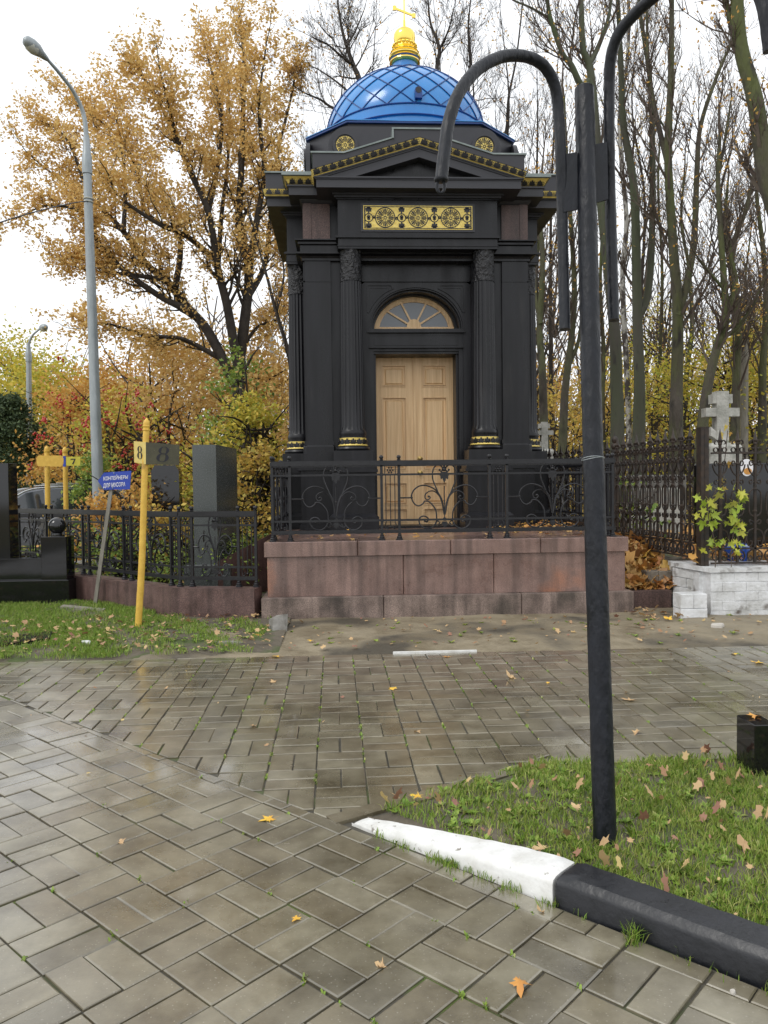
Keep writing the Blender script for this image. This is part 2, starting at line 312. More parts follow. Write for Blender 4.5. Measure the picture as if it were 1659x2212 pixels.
def paver_mat():
    m = mat('wet_concrete_pavers', (1,1,1), .4, island=[(.170,.148,.096),(.222,.198,.134),(.175,.147,.092),(.252,.228,.160),(.198,.170,.108),(.156,.140,.098)],
            c2=(.46,.43,.36), ns=4, nd=9, bump=.22, bs=160, bd=.003, contrast=(.38,.66))
    t = m.node_tree; L = t.links.new; N = t.nodes.new; b = t.nodes['Principled BSDF']
    tc = N('ShaderNodeTexCoord'); b.inputs['Coat IOR'].default_value = 1.72
    n = N('ShaderNodeTexNoise'); n.inputs['Scale'].default_value = 1.1; n.inputs['Detail'].default_value = 7; n.inputs['Roughness'].default_value = .6; L(tc.outputs['Object'], n.inputs['Vector'])
    mr = N('ShaderNodeMapRange'); mr.inputs['From Min'].default_value = .38; mr.inputs['From Max'].default_value = .62; mr.inputs['To Min'].default_value = .20; mr.inputs['To Max'].default_value = .46
    L(n.outputs[0], mr.inputs['Value']); L(mr.outputs[0], b.inputs['Roughness'])
    b.inputs['Coat Weight'].default_value = .9; m3 = N('ShaderNodeMapRange'); m3.inputs['From Min'].default_value = .36; m3.inputs['From Max'].default_value = .64; m3.inputs['To Min'].default_value = .06; m3.inputs['To Max'].default_value = .30; L(n.outputs[0], m3.inputs['Value']); L(m3.outputs[0], b.inputs['Coat Roughness'])
    # pale aggregate specks
    vo = N('ShaderNodeTexVoronoi'); vo.inputs['Scale'].default_value = 55; L(tc.outputs['Object'], vo.inputs['Vector'])
    cm = N('ShaderNodeMapRange'); cm.inputs['From Min'].default_value = .10; cm.inputs['From Max'].default_value = .16; cm.inputs['To Min'].default_value = .55; cm.inputs['To Max'].default_value = 0; L(vo.outputs['Distance'], cm.inputs['Value'])
    old = b.inputs['Base Color'].links[0].from_socket
    mm = N('ShaderNodeMix'); mm.data_type = 'RGBA'; L(cm.outputs[0], mm.inputs['Factor']); L(old, mm.inputs['A']); mm.inputs['B'].default_value = (.34,.31,.25,1)
    L(mm.outputs['Result'], b.inputs['Base Color'])
    return m
M['paver'] = paver_mat()
# ============================================================ GROUND
rng = np.random.default_rng(5); random.seed(5)
def sheet(name, poly, z, m, kind='structure', bumps=None):
    mb = MB(); mb.add([(x, y, z) for x, y in poly], [tuple(range(len(poly)))]); return mb.build(name, m, kind=kind)
sheet('ground', [(-400,-60),(400,-60),(400,700),(-400,700)], -.045, M['groundfar'])
def clip(poly, a, b):
    # keep the left side of a->b
    out = []; n = len(poly); d = lambda p: (b[0]-a[0])*(p[1]-a[1]) - (b[1]-a[1])*(p[0]-a[0])
    for i in range(n):
        p, q = poly[i], poly[(i+1)%n]; dp, dq = d(p), d(q)
        if dp >= 0: out.append(p)
        if dp*dq < 0: t = dp/(dp-dq); out.append((p[0]+(q[0]-p[0])*t, p[1]+(q[1]-p[1])*t))
    return out
def inset(poly, k):
    n = len(poly); out = []
    for i in range(n):
        p0, p1, p2 = Vector(poly[i-1]), Vector(poly[i]), Vector(poly[(i+1)%n])
        e1, e2 = (p1-p0), (p2-p1)
        if e1.length < 1e-4 or e2.length < 1e-4: continue
        e1.normalize(); e2.normalize(); n1 = Vector((-e1.y, e1.x)); n2 = Vector((-e2.y, e2.x))
        m = n1 + n2
        if m.length < .2: continue
        m = m / max(.3, m.dot(n1)) ; out.append(tuple(p1 + m*k))
    return out
def area(p): return .5*abs(sum(p[i][0]*p[(i+1)%len(p)][1]-p[(i+1)%len(p)][0]*p[i][1] for i in range(len(p))))
SEAM = ((-2.547,5.883), (-.105,3.53)); KB = ((.01,3.447), (1.232,2.203))
BA = ((-.03,3.55), (1.04,4.19)); YB = 4.19
def pavers(name, org, ang, ext, clipper):
    mb = MB(); ca, sa = math.cos(ang), math.sin(ang); S = .2585
    for i in range(-ext, ext):
        for j in range(-ext, ext):
            par = (i + j) % 2
            for k in range(2):
                if par: q = [(i*S+k*S/2, j*S), (i*S+(k+1)*S/2, j*S), (i*S+(k+1)*S/2, (j+1)*S), (i*S+k*S/2, (j+1)*S)]
                else: q = [(i*S, j*S+k*S/2), ((i+1)*S, j*S+k*S/2), ((i+1)*S, j*S+(k+1)*S/2), (i*S, j*S+(k+1)*S/2)]
                jx, jy, ja = random.gauss(0,.0016), random.gauss(0,.0016), random.gauss(0,.006)
                cx, cy = sum(p[0] for p in q)/4, sum(p[1] for p in q)/4
                q = [(cx+(x-cx)-(y-cy)*ja+jx, cy+(y-cy)+(x-cx)*ja+jy) for x, y in q]
                W = [(org[0]+x*ca-y*sa, org[1]+x*sa+y*ca) for x, y in q]
                W = clipper(W)
                if not W or len(W) < 3 or area(W) < .0035: continue
                o1 = inset(W, .0022+random.random()*.0028); o2 = inset(W, .0062+random.random()*.003)
                if len(o1) != len(o2) or len(o1) < 3 or area(o2) < .001: continue
                h = random.gauss(0,.0013); tx, ty = random.gauss(0,.0065), random.gauss(0,.0065)
                mx_, my_ = sum(p[0] for p in W)/len(W), sum(p[1] for p in W)/len(W)
                Z = lambda p, dz: h + dz + (p[0]-mx_)*tx + (p[1]-my_)*ty
                n = len(o1); vs = [(p[0],p[1],-.04) for p in o1] + [(p[0],p[1],Z(p,-.0035)) for p in o1] + [(p[0],p[1],Z(p,0)) for p in o2]
                fs = [tuple(range(2*n,3*n))]
                for r in range(2):
                    for a in range(n): b_ = (a+1)%n; fs.append((r*n+a, r*n+b_, (r+1)*n+b_, (r+1)*n+a))
                mb.add(vs, fs)
    return mb.build(name, M['paver'], kind='structure')
def cl_low(W):
    W = clip(W, SEAM[1], SEAM[0]) if W else W
    if W: W = clip(W, (KB[1][0],KB[1][1]), (KB[0][0],KB[0][1]))
    if W: W = clip(W, (-7,-2), (9,-2))
    if W: W = clip(W, (-7,9), (-7,-9))
    return W
def cl_up(W):
    W = clip(W, SEAM[0], SEAM[1])
    if W: W = clip(W, (4,6.93), (-3.03,7.01)) 
    if W and sum(p[0] for p in W)/len(W) < 1.04: W = clip(W, BA[0], BA[1])
    elif W: W = clip(W, (1.04,YB), (9,YB))
    if W: W = clip(W, (-7,9), (-7,-9))
    return W
pavers('paving', (-.22,2.436), R_(-45), 32, cl_low)
pavers('paving', (-.16,4.14), R_(.6), 38, cl_up)
sheet('paving_bed', [(-9,-4),(12,-4),(12,6.96),(-9,7.04)], -.0095, M['moss'])
# dirt strip between the paving and the tomb, gently uneven
def rough_sheet(name, x0, x1, y0, y1, nx, ny, zf, m, kind='structure'):
    vs = []; fs = []
    for j in range(ny+1):
        for i in range(nx+1):
            x = x0+(x1-x0)*i/nx; y = y0+(y1-y0)*j/ny; vs.append((x, y, zf(x, y)))
    for j in range(ny):
        for i in range(nx): a = j*(nx+1)+i; fs.append((a,a+1,a+nx+2,a+nx+1))
    mb = MB(); mb.add(vs, fs); return mb.build(name, m, smooth=180, kind=kind)
def nz(x, y): return .5*math.sin(x*3.1+y*1.7)+.3*math.sin(x*7.3-y*4.1+1)+.2*math.sin(x*13+y*17)
edge = lambda x: 6.98 - .01*x
rough_sheet('ground', -3.2, 9, 6.93, 9.4, 230, 60, lambda x, y: ((.004+.012*nz(x,y) + min(1,max(0,(y-7.0)/.35))*.02) if x > -1 else (.012+.016*nz(x,y)+min(1,max(0,(y-7.05)/.5))*.03 + .022*nz(x*2.3+1,y*2.9) - .016*(-x-1))) if y > 7.0 else -.006, M['sand'])
rough_sheet('ground', -9, -.6, 7.005, 16, 90, 80, lambda x, y: -.012+min(1,max(0,(y-7.0)/.15))*(.024+.016*nz(x,y))+min(1,max(0,(y-7.05)/.5))*.03, M['soil'])
GP = [(.16,3.58),(1.04,4.06),(2.2,4.06),(6,4.1),(6,-2.0),(4.5,-1.9),(.9,2.75)]
def gz(x, y): return .035+.018*nz(x*1.5,y*1.5)
# lawn soil by the lamp, flush with the kerb tops
mb = MB(); vs = []; fs = []; nx, ny = 70, 60
def back(x): return min(3.44+.60*(x+.03), 4.07)   # border side
def front(x): return 3.62 - 1.0*(x)               # kerb back
for j in range(ny+1):
    for i in range(nx+1):
        x = .02+6*(i/nx)**1.3; lo = max(-2, front(x)); hi = max(lo+.02, back(x))
        y = lo+(hi-lo)*j/ny; e = min(1, min(y-lo, hi-y)/.10); vs.append((x, y, -.008+ (gz(x,y)+.008)*max(0,e)))
for j in range(ny):
    for i in range(nx): a = j*(nx+1)+i; fs.append((a,a+1,a+nx+2,a+nx+1))
mb.add(vs, fs); mb.build('lawn_soil', M['soil'], smooth=180, kind='structure')
# flat stone edging
mb = MB()
def edging(a, b, wdt, segs):
    a, b = Vector((*a,0)), Vector((*b,0)); d = (b-a); n = Vector((d.y,-d.x,0)).normalized()
    for k in range(segs):
        p, q = a+d*(k/segs)+d.normalized()*.006, a+d*((k+1)/segs)-d.normalized()*.006
        z = .002+random.gauss(0,.003)
        mb.add([(p.x,p.y,-.05),(q.x,q.y,-.05),((q+n*wdt).x,(q+n*wdt).y,-.05),((p+n*wdt).x,(p+n*wdt).y,-.05),(p.x,p.y,z),(q.x,q.y,z),((q+n*wdt).x,(q+n*wdt).y,z),((p+n*wdt).x,(p+n*wdt).y,z)],
               [(4,5,6,7),(0,1,5,4),(1,2,6,5),(2,3,7,6),(3,0,4,7)])
edging((-.10,3.525),(1.05,4.185),.09,3); edging((1.05,4.185),(6,4.19),.09,8)
mb.build('stone_edging', M['paver'], kind='structure')
# kerb stones
def kerb(label, a, b, m, h0, h1, group='painted kerb stones round the lawn', w0=1.0):
    a, b = Vector((*a,0)), Vector((*b,0)); d = (b-a).normalized(); n = Vector((-d.y, d.x, 0)); mb = MB(); L_ = (b-a).length
    N_ = 26; vs = []; fs = []
    for i in range(N_+1):
        t = i/N_; p = a+(b-a)*t; h = h0+(h1-h0)*t**.85
        k = .004*math.sin(i*1.9)+random.gauss(0,.0014)
        e = .012 if i in (0, N_) else 0
        pr = [(0,-.05),(0+k*.3,max(.004,h-.036)),(.007+k*.4,h-.022),(.026+k*.5,h-.003-e),(.060,h-e),(.148,h-e+k*.3),(.158,h-.012),(.16,-.05)]
        wf = w0+(1-w0)*min(1,t*1.3)
        for q, z in pr: vs.append((p.x+n.x*q*wf, p.y+n.y*q*wf, max(-.05,z)))
    m_ = len(pr)
    for i in range(N_):
        for j in range(m_-1): fs.append((i*m_+j, (i+1)*m_+j, (i+1)*m_+j+1, i*m_+j+1))
    fs += [tuple(reversed(range(m_))), tuple(N_*m_+j for j in range(m_))]
    mb.add(vs, fs); o = mb.build('kerb_stone', m, smooth=35); tag(o, label, 'kerb stone', group); return o
D = (Vector((1.232,2.203))-Vector((.01,3.447))).normalized()
J = Vector((.735,2.722))
kerb('white painted kerb stone sinking into the paving at the lawn corner', tuple(J-D*1.02), tuple(J-D*.006), M['whitepaint'], .010, .104, w0=.42)
kerb('black painted kerb stone butting against the white one', tuple(J+D*.006), tuple(J+D*1.04), M['blackpaint'], .106, .108)
kerb('black painted kerb stone second from the white one, cut by the picture edge', tuple(J+D*1.05), tuple(J+D*2.08), M['blackpaint'], .106, .108)
# thin white painted line along the far paving edge
mb = MB(); pts = [at(u, v, z=.02) for u, v in [(850,1411),(880,1407),(940,1406),(1000,1406),(1035,1410)]]
mb.flat([(p.x, 6.965, .006) for p in pts], .022, .035, (0,0,1)); o = mb.build('kerb_stone', M['whitepaint']); tag(o, 'thin white painted kerb edge showing at the far side of the paving', 'kerb stone')
# grass blades
def blades(name, P, hgt, wid, m):
    n = len(P); a = rng.random(n)*2*math.pi; h = hgt*(.5+.9*rng.random(n)); w_ = wid*(.6+.7*rng.random(n)); ln = h*(.15+.75*rng.random(n)**1.5)
    la = rng.random(n)*2*math.pi; S = np.stack([np.cos(a),np.sin(a),np.zeros(n)],1)*w_[:,None]/2; Ld = np.stack([np.cos(la),np.sin(la),np.zeros(n)],1)
    mid = P+Ld*(ln*.35)[:,None]+np.array([0,0,1])*(h*.6)[:,None]; tip = P+Ld*ln[:,None]+np.array([0,0,1])*(h*(.75+.25*rng.random(n)))[:,None]
    V = np.stack([P-S, P+S, mid+S*.75, tip, mid-S*.75], 1)
    return quads_mesh(name, V, 5, m, kind='stuff')
def scatter(n, x0, x1, y0, y1, ok):
    X = rng.uniform(x0,x1,n); Y = rng.uniform(y0,y1,n); k = ok(X,Y); return X[k], Y[k]
def nzv(x, y): return .5*np.sin(x*3.1+y*1.7)+.3*np.sin(x*7.3-y*4.1+1)+.2*np.sin(x*13+y*17)
gzv = lambda X, Y: .035+.018*nzv(X*1.5,Y*1.5)
inl = lambda X, Y: (Y < np.minimum(3.42+.60*(X+.03),4.04)) & (Y > 3.68-X) & (X > .1)
patch = lambda X, Y: (nzv(X*2.2+3,Y*2.6)+.55*rng.random(len(X)) > -.15+.5*np.clip(1.0-X,0,1)*0)
X, Y = scatter(150000, .1, 4.2, 1.2, 4.06, lambda X,Y: inl(X,Y) & (nzv(X*3.2+3,Y*3.9)+.9*rng.random(len(X)) > .05) & (rng.random(len(X)) < np.clip(.3+.4*X,0,.95)))
blades('grass', np.stack([X,Y,gzv(X,Y)-.004],1), .040, .0042, M['grassdry'])
X, Y = scatter(30000, .1, 4.2, 1.2, 4.06, lambda X,Y: inl(X,Y) & (nzv(X*5.1,Y*4.3+2) > -.1))
blades('grass', np.stack([X,Y,gzv(X,Y)-.004],1), .046, .0048, M['grass'])
# broad weed leaves among the grass
def weeds(name, X, Y, zf, size, m, n=7):
    C = []
    for x, y in zip(X, Y):
        z = zf(np.array([x]),np.array([y]))[0]
        for k in range(n):
            a = rng.random()*6.28; l = size*(.6+.7*rng.random()); wd = l*.26; up = .25+.6*rng.random()
            d = np.array([math.cos(a),math.sin(a),up]); d /= np.linalg.norm(d); s_ = np.array([-math.sin(a),math.cos(a),0])
            p = np.array([x,y,z]); C.append([p, p+d*l*.45+s_*wd, p+d*l+np.array([0,0,-l*.15]), p+d*l*.45-s_*wd])
    if C: quads_mesh(name, np.array(C), 4, m, kind='stuff')
X, Y = scatter(1500, .1, 4.0, 1.4, 4.02, inl); weeds('ground_cover', X, Y, gzv, .038, M['grass'])
# left lawn
gl = lambda X, Y: .02+.016*nzv(X,Y)+.03*np.clip((Y-7.05)/.5,0,1)
okl = lambda X, Y: (X < -1.0-.35*(rng.random(len(X))**2)*3+.0*Y) & ~((X>-2.2)&(Y>9.05)) & (Y < 10.3+ .0*X) & ((Y < 9.1+(-X-1.9)*.95) | (X>-1.9)) 
X, Y = scatter(120000, -6, -.9, 7.03, 10.4, lambda X,Y: okl(X,Y) & (nzv(X*1.7,Y*2.1)+1.1*rng.random(len(X)) > .38+ 1.2*np.clip(X+2.5,0,1)))
blades('grass', np.stack([X,Y,gl(X,Y)-.004],1), .048, .0055, M['grass'])
X, Y = scatter(520, -3.2, -.9, 7.08, 8.7, lambda X,Y: nzv(X*2.4,Y*3)>-.1); weeds('ground_cover', X, Y, gl, .034, M['grass'])
X, Y = scatter(9000, -2.6, -.8, 7.05, 8.75, lambda X,Y: nzv(X*3.4,Y*3.1)+.3*rng.random(len(X))>.25); blades('grass', np.stack([X,Y,gl(X,Y)],1), .045, .006, M['grass'])
gs = lambda X, Y: .02+0*X
X, Y = scatter(55, -.6, 5, 7.05, 8.5, lambda X,Y: X<9); weeds('ground_cover', X, Y, gs, .045, M['greleaf'], 9)
# moss and sprouts in the paving joints
C = []
for k in range(620):
    if k < 430:
        i = rng.integers(-16, 24); x = -.16+i*.2585; y = rng.uniform(3.9, 6.9); x -= .0105*(y-4.14)
        if y < 3.53-(x+.105)*.965+.02 or (x > .3 and y < min(3.7+.6*x,4.2)): continue
    else:
        i = rng.integers(-8, 9); a = rng.uniform(-1.6, 1.6); e1 = np.array([.7071,-.7071]); e2 = np.array([.7071,.7071])
        p = np.array([-.22,2.436]) + e1*a + e2*i*.2585; x, y = p
        if y > 3.53-(x+.105)*.965 or (x+y) > 3.43: continue
    for q in range(rng.integers(4, 16)):
        an = rng.random()*6.28; l = .006+.014*rng.random(); c0 = np.array([x+rng.normal()*.003, y+rng.normal()*.012, -.008]); d = np.array([math.cos(an)*.5,math.sin(an)*.5,.8])*l; s_ = np.array([-math.sin(an),math.cos(an),0])*l*.3
        C.append([c0-s_, c0+s_, c0+d+s_*.5, c0+d-s_*.5])
quads_mesh('moss', np.array(C), 4, M['grass'], kind='stuff')
# tufts beside the kerb
C = []
for k in range(34):
    t = rng.uniform(-1.0, 1.2); p = np.array([J.x,J.y]) + np.array([D.x,D.y])*t + np.array([-.707,-.707])*rng.uniform(.004,.035)
    nb = rng.integers(10, 40) if t < .05 else rng.integers(3, 14)
    for q in range(nb):
        C.append([p[0]+rng.normal()*.02, p[1]+rng.normal()*.02, -.005])
blades('grass', np.array(C), .030, .0036, M['grass'])
tf = at(1370,2035,z=0); C = [[tf.x+rng.normal()*.012, tf.y+rng.normal()*.012, -.005] for _ in range(60)]
blades('grass', np.array(C), .06, .004, M['grass'])

# fallen maple leaves
def leaf_outline(seed, lobes=5):
    r = random.Random(seed); pts = []
    spec = [(-90,.20),(-70,.12),(-52,.52),(-30,.34),(-12,.42),(4,.30),(20,.78),(34,.46),(44,.56),(58,.36),(72,.70),(90,1.0),(108,.70),(122,.36),(136,.56),(146,.46),(160,.78),(176,.30),(192,.42),(210,.34),(232,.52),(250,.12)]
    for a, q in spec: a = R_(a + r.gauss(0,3)); q *= 1+r.gauss(0,.07); pts.append((q*math.cos(a), q*math.sin(a)))
    return pts
def leaf_mesh(seed, curl, thick=.012):
    pts = leaf_outline(seed); vs = []; n = len(pts); r = random.Random(seed)
    ax = r.uniform(0, 3.1)
    def zc(x, y):
        k = x*math.cos(ax)+y*math.sin(ax); return curl*(k*k)*.9 + curl*.25*math.sin(4*x+3*y+seed)
    rings = [(1,1),(.55,.55)]
    for s_ in (1.0, .5): vs += [(x*s_, y*s_, zc(x*s_, y*s_)+thick+abs(curl)*.12) for x, y in pts]
    vs.append((0,0,zc(0,0)+thick+abs(curl)*.12)); fs = []
    for i in range(n): j = (i+1)%n; fs.append((i,j,n+j,n+i)); fs.append((n+i,n+j,2*n))
    # stem
    b0 = len(vs); vs += [(-.015,-.15,thick),(.015,-.15,thick),(.06,-.75,thick+.02),(.09,-.75,thick+.02)]; fs.append((b0,b0+1,b0+3,b0+2))
    return vs, fs
LM = {}
def maple(label, u, v, size, m, z=0, curl=.25, rot=None, group='fallen leaves lying singly on the wet paving'):
    p = at(u, v, z=z); mb = MB(); vs, fs = leaf_mesh(int(u*7+v), curl); a = rot if rot is not None else (u*1.3+v*.7) % 6.28
    c, s_ = math.cos(a), math.sin(a); mb.add([(p.x+size*(x*c-y*s_), p.y+size*(x*s_+y*c), p.z+.002+size*zz) for x, y, zz in vs], fs)
    o = mb.build('fallen_leaf', M[m], smooth=60); tag(o, label, 'leaf', group)
for a in [('large golden maple leaf lying flat on the paving left of the white kerb', 583,1770,.062,'gold_leaf_y',0,.12,2.0),
          ('small yellow maple leaf with a stem on the near pavers at the bottom', 642,1984,.030,'gold_leaf_y',0,.2,2.6),
          ('curled orange maple leaf nearest the viewer on the bottom pavers', 1124,2130,.052,'gold_leaf_o',0,.75,2.9),
          ('small curled brown leaf scrap on the lowest pavers', 825,2090,.028,'leaf_tan',0,.9,1.0),
          ('small reddish leaf scrap beside the joint of white and black kerb', 1170,1973,.025,'leaf_tan',0,.9,.4),
          ('yellow leaf alone in the middle of the far paving', 850,1490,.058,'gold_leaf_y',0,.5,.6),
          ('orange leaf on the paving edge just below the white line', 968,1420,.060,'gold_leaf_o',0,.3,1.8),
          ('curled tan leaf standing up left of the lamp post', 1108,1466,.068,'leaf_tan',0,.9,.9),
          ('small yellow leaf scrap just right of the standing tan leaf', 1184,1476,.030,'gold_leaf_y',0,.5,.2),
          ('flat tan maple leaf right of the lamp post on the far paving', 1365,1513,.080,'leaf_tan',0,.2,1.3),
          ('curled pale leaf right of the post above the lawn', 1378,1584,.052,'leaf_tan',0,.8,2.3),
          ('golden leaf at the far right end of the paving', 1642,1433,.085,'gold_leaf_y',0,.3,.9),
          ('yellow leaf on the far paving edge at the right', 1585,1413,.05,'gold_leaf_y',0,.3,2.9),
          ('two tone yellow leaf at the paving edge below the tomb corner', 600,1419,.075,'gold_leaf_y',0,.3,1.2),
          ('pale leaf on the far paving at left, beside the shiny pavers', 590,1474,.055,'leaf_tan',0,.3,.3),
          ('tiny tan leaf scrap in the left half of the far paving', 548,1570,.036,'leaf_tan',0,.7,.3),
          ('thin brown leaf scrap on the paving left of the lamp', 905,1583,.035,'leaf_tan',0,.8,1.3),
          ('tan leaf scrap on a glossy paver at the left', 262,1822,.028,'leaf_tan',0,.8,.3),
          ('large tan leaf on the lawn tight behind the white kerb', 1175,1832,.052,'leaf_tan',.05,.3,1.7),
          ('pale golden leaf on the lawn tip left of the lamp post', 905,1722,.052,'gold_leaf_y',.02,.3,1.2),
          ('big cream leaf on the lawn left of the lamp post', 1245,1745,.045,'leaf_tan',.09,.3,.2),
          ('yellow leaf on the bare dirt before the tomb steps', 673,1385,.06,'gold_leaf_y',.03,.3,.2),
          ('yellow leaf on the dirt at the foot of the white brick wall', 1445,1338,.08,'gold_leaf_y',.04,.5,.2),
          ('orange leaf lying on the flat concrete tile in the dirt', 562,1375,.07,'gold_leaf_o',.03,.4,.9)]: maple(*a)
def litter(name, P, size, m, parent=None, tilt=.35):
    V = []
    for p in P:
        a = rng.random()*6.28; s_ = size*(.35+1.05*rng.random()**1.5); c, s2 = math.cos(a), math.sin(a); tx, ty = rng.normal()*tilt, rng.normal()*tilt; cu = rng.normal()*.5
        o = [(0,-.5),(.42,-.35),(.30,0),(.55,.28),(.2,.3),(0,.62),(-.2,.3),(-.55,.28),(-.30,0),(-.42,-.35)]
        V.append([(p[0]+s_*(x*c-y*s2), p[1]+s_*(x*s2+y*c), p[2]+.008+s_*(abs(tx)*.3+abs(ty)*.3+x*tx+y*ty+cu*x*x)) for x, y in o])
    V = np.array(V)
    # triangulated fan
    n = len(V); C0 = V.mean(axis=1); T = []
    for i in range(10): T.append(np.stack([V[:,i], V[:,(i+1)%10], C0], 1))
    verts = np.concatenate([V, C0[:,None,:]], axis=1).reshape(-1,3)
    if parent is not None: verts = verts - np.array(ORI[parent.name])
    fs = [(k*11+i, k*11+(i+1)%10, k*11+10) for k in range(n) for i in range(10)]
    me = bpy.data.meshes.new(name); me.from_pydata(verts.tolist(), [], fs); o = link_mesh(name, me, parent, m); 
    if parent is None: o['kind'] = 'stuff'
    return o
X, Y = scatter(650, .15, 4.0, 1.5, 4.03, inl); litter('leaf_litter', np.stack([X,Y,gzv(X,Y)+.012+.03*rng.random(len(X))],1), .032, M['litterpale'], tilt=.8)
X, Y = scatter(520, -5, -.7, 7.1, 9.0, lambda X,Y: X<9); litter('leaf_litter', np.stack([X,Y,gl(X,Y)+.02],1), .045, M['litterpale'])
X, Y = scatter(260, -.7, 6, 7.05, 8.75, lambda X,Y: X<9); litter('leaf_litter', np.stack([X,Y,0*X+.025],1), .042, M['litterpale'])
X, Y = scatter(60, -4, 5, 3.9, 6.9, lambda X,Y: (Y>4.3)|(X<0)); litter('leaf_litter', np.stack([X,Y,0*X],1), .022, M['litterpale'])
# small stones and slabs
def rock(name, label, cat, p, size, m, seed, flat=.5):
    r = np.random.default_rng(seed); mb = MB(); n = 10; vs = []; fs = []
    poly = [(math.cos(i*2*math.pi/n)*(.8+.4*r.random()), math.sin(i*2*math.pi/n)*(.8+.4*r.random())) for i in range(n)]
    for z, k in ((-.2,1),(.6,1.0),(1,.86)): vs += [(p[0]+size[0]*x*k, p[1]+size[1]*y*k, p[2]+size[2]*(z+(r.normal()*.05))) for x, y in poly]
    for q in range(2):
        for i in range(n): j=(i+1)%n; fs.append((q*n+i,q*n+j,(q+1)*n+j,(q+1)*n+i))
    fs.append(tuple(range(2*n,3*n))); mb.add(vs, fs); o = mb.build(name, m); return tag(o, label, cat)
# broken concrete post stump leaning at the step corner
p = at(600,1362,z=.02); mb = MB(Matrix.Translation((p.x,p.y,.0)) @ Matrix.Rotation(.35,4,'Z') @ Matrix.Rotation(-.35,4,'X') @ Matrix.Rotation(.15,4,'Y'))
mb.add([(-.08,-.1,-.05),(.07,-.11,-.05),(.08,.1,-.05),(-.07,.1,-.05),(-.075,-.09,.12),(.02,-.10,.17),(.085,-.06,.19),(.075,.10,.21),(-.03,.10,.17),(-.08,.08,.15),(-.02,0,.18)],
       [(0,1,5,4),(1,6,5),(1,2,7,6),(2,3,9,8,7),(3,0,4,9),(4,5,10),(5,6,10),(6,7,10),(7,8,10),(8,9,10),(9,4,10),(0,3,2,1)])
tag(mb.build('concrete_chunk', M['concrete']), 'broken grey concrete chunk leaning by the corner of the granite step', 'concrete chunk')
for (u,v,sx,sy,h,lab,m_) in [(490,1391,.17,.05,.035,'broken pale concrete slab fragment in the dirt below the flat tile','concrete'),(545,1378,.32,.16,.012,'thin flat grey tile sunk in the dirt beside the tomb step','sand')]:
    p = at(u,v,z=.03); rock('concrete_slab', lab, 'slab', (p.x,p.y,.02), (sx,sy,h), M[m_], int(u))
a_, b_ = at(-40,1400,z=.04), at(118,1378,z=.04)
mb = MB(); mb.add([(a_.x,a_.y-.1,.0),(b_.x,b_.y-.12,.0),(b_.x-.1,b_.y+.22,.0),(a_.x,a_.y+.35,.0),(a_.x,a_.y-.1,.065),(b_.x,b_.y-.12,.065),(b_.x-.1,b_.y+.22,.075),(a_.x,a_.y+.35,.075)],[(4,5,6,7),(0,1,5,4),(1,2,6,5),(2,3,7,6),(3,0,4,7)])
tag(mb.build('granite_slab', M['polblack']), 'black polished granite slab lying in the grass at the left edge', 'slab')
a_, b_ = at(130,1316,z=.05), at(222,1322,z=.05); mb = MB()
mb.add([(a_.x,a_.y,.02),(b_.x,b_.y,.02),(b_.x,b_.y+.12,.02),(a_.x,a_.y+.12,.02),(a_.x,a_.y,.085),(b_.x,b_.y,.07),(b_.x,b_.y+.12,.075),(a_.x,a_.y+.12,.09)],[(4,5,6,7),(0,1,5,4),(1,2,6,5),(2,3,7,6),(3,0,4,7)])
tag(mb.build('wooden_board', M['wood']), 'short grey board lying in the grass at the foot of the arrow sign stake', 'board')
p = at(1583,2145,z=0); rock('pebble', 'small white pebble on the last pavers beside the black kerb', 'pebble', (p.x,p.y,0), (.008,.008,.009), M['pebble'], 3)
p = at(1550,1353,z=.03); rock('stone', 'pale stone lying on the dirt below the white brick wall', 'stone', (p.x,p.y,.02), (.06,.045,.04), M['pebble'], 4)
p = at(296,1388,z=.03); rock('paper_scrap', 'crumpled white paper scrap lying in the grass below the yellow signpost', 'paper scrap', (p.x-.45,p.y-.1,.05), (.05,.03,.03), M['white'], 8)
# ============================================================ THE DOMED TOMB
TX, TY = 1.105, 12.94
ZMAP = ([-1,4.3,4.87,5.3,5.62,6.3,6.8,8.3,11],[-1,4.3,4.82,5.232,5.562,6.222,6.72,8.18,10.88])
T = thing('mausoleum', 'black stone domed mausoleum with gilded friezes and oak doors on a red granite base', 'mausoleum', (TX, 8.86, 0))
def TM(k): return Matrix.Translation((TX, TY, 0)) @ Matrix.Rotation(k*math.pi/2, 4, 'Z')
X3, Y3, Z3 = (1,0,0), (0,1,0), (0,0,1)
# --- base
bx0, bx1, by0, by1 = -.893, 3.284, 8.86, 17.2
def course(name, x0, x1, y0, y1, z0, z1, m, joints, b=.008):
    mb = MB(); xs = [x0]+joints+[x1]
    for i in range(len(xs)-1): mb.box(xs[i]+(.0025 if i else 0), y0, z0, xs[i+1]-(.0025 if i < len(xs)-2 else 0), y0+.45, z1, b)
    mb.box(x0+.01, y0+.46, z0, x1-.01, y1, z1-.002)
    return mb.build(name, m, T)
course('step', bx0-.035, bx1+.04, by0-.06, by1, -.05, .262, M['granite_step'], [.445, 2.02])
course('base_wall', bx0+.03, bx1-.03, by0+.03, by1, .264, .718, M['granite_red'], [.68, 1.72])
course('deck_slab', bx0, bx1, by0, by1, .720, .885, M['granite_red'], [.16, 1.22, 2.26])
mb = MB(); mb.box(bx0+.05, by0+.05, -.04, bx1-.05, by1-.05, .86); mb.build('joint_mortar', M['joint'], T)
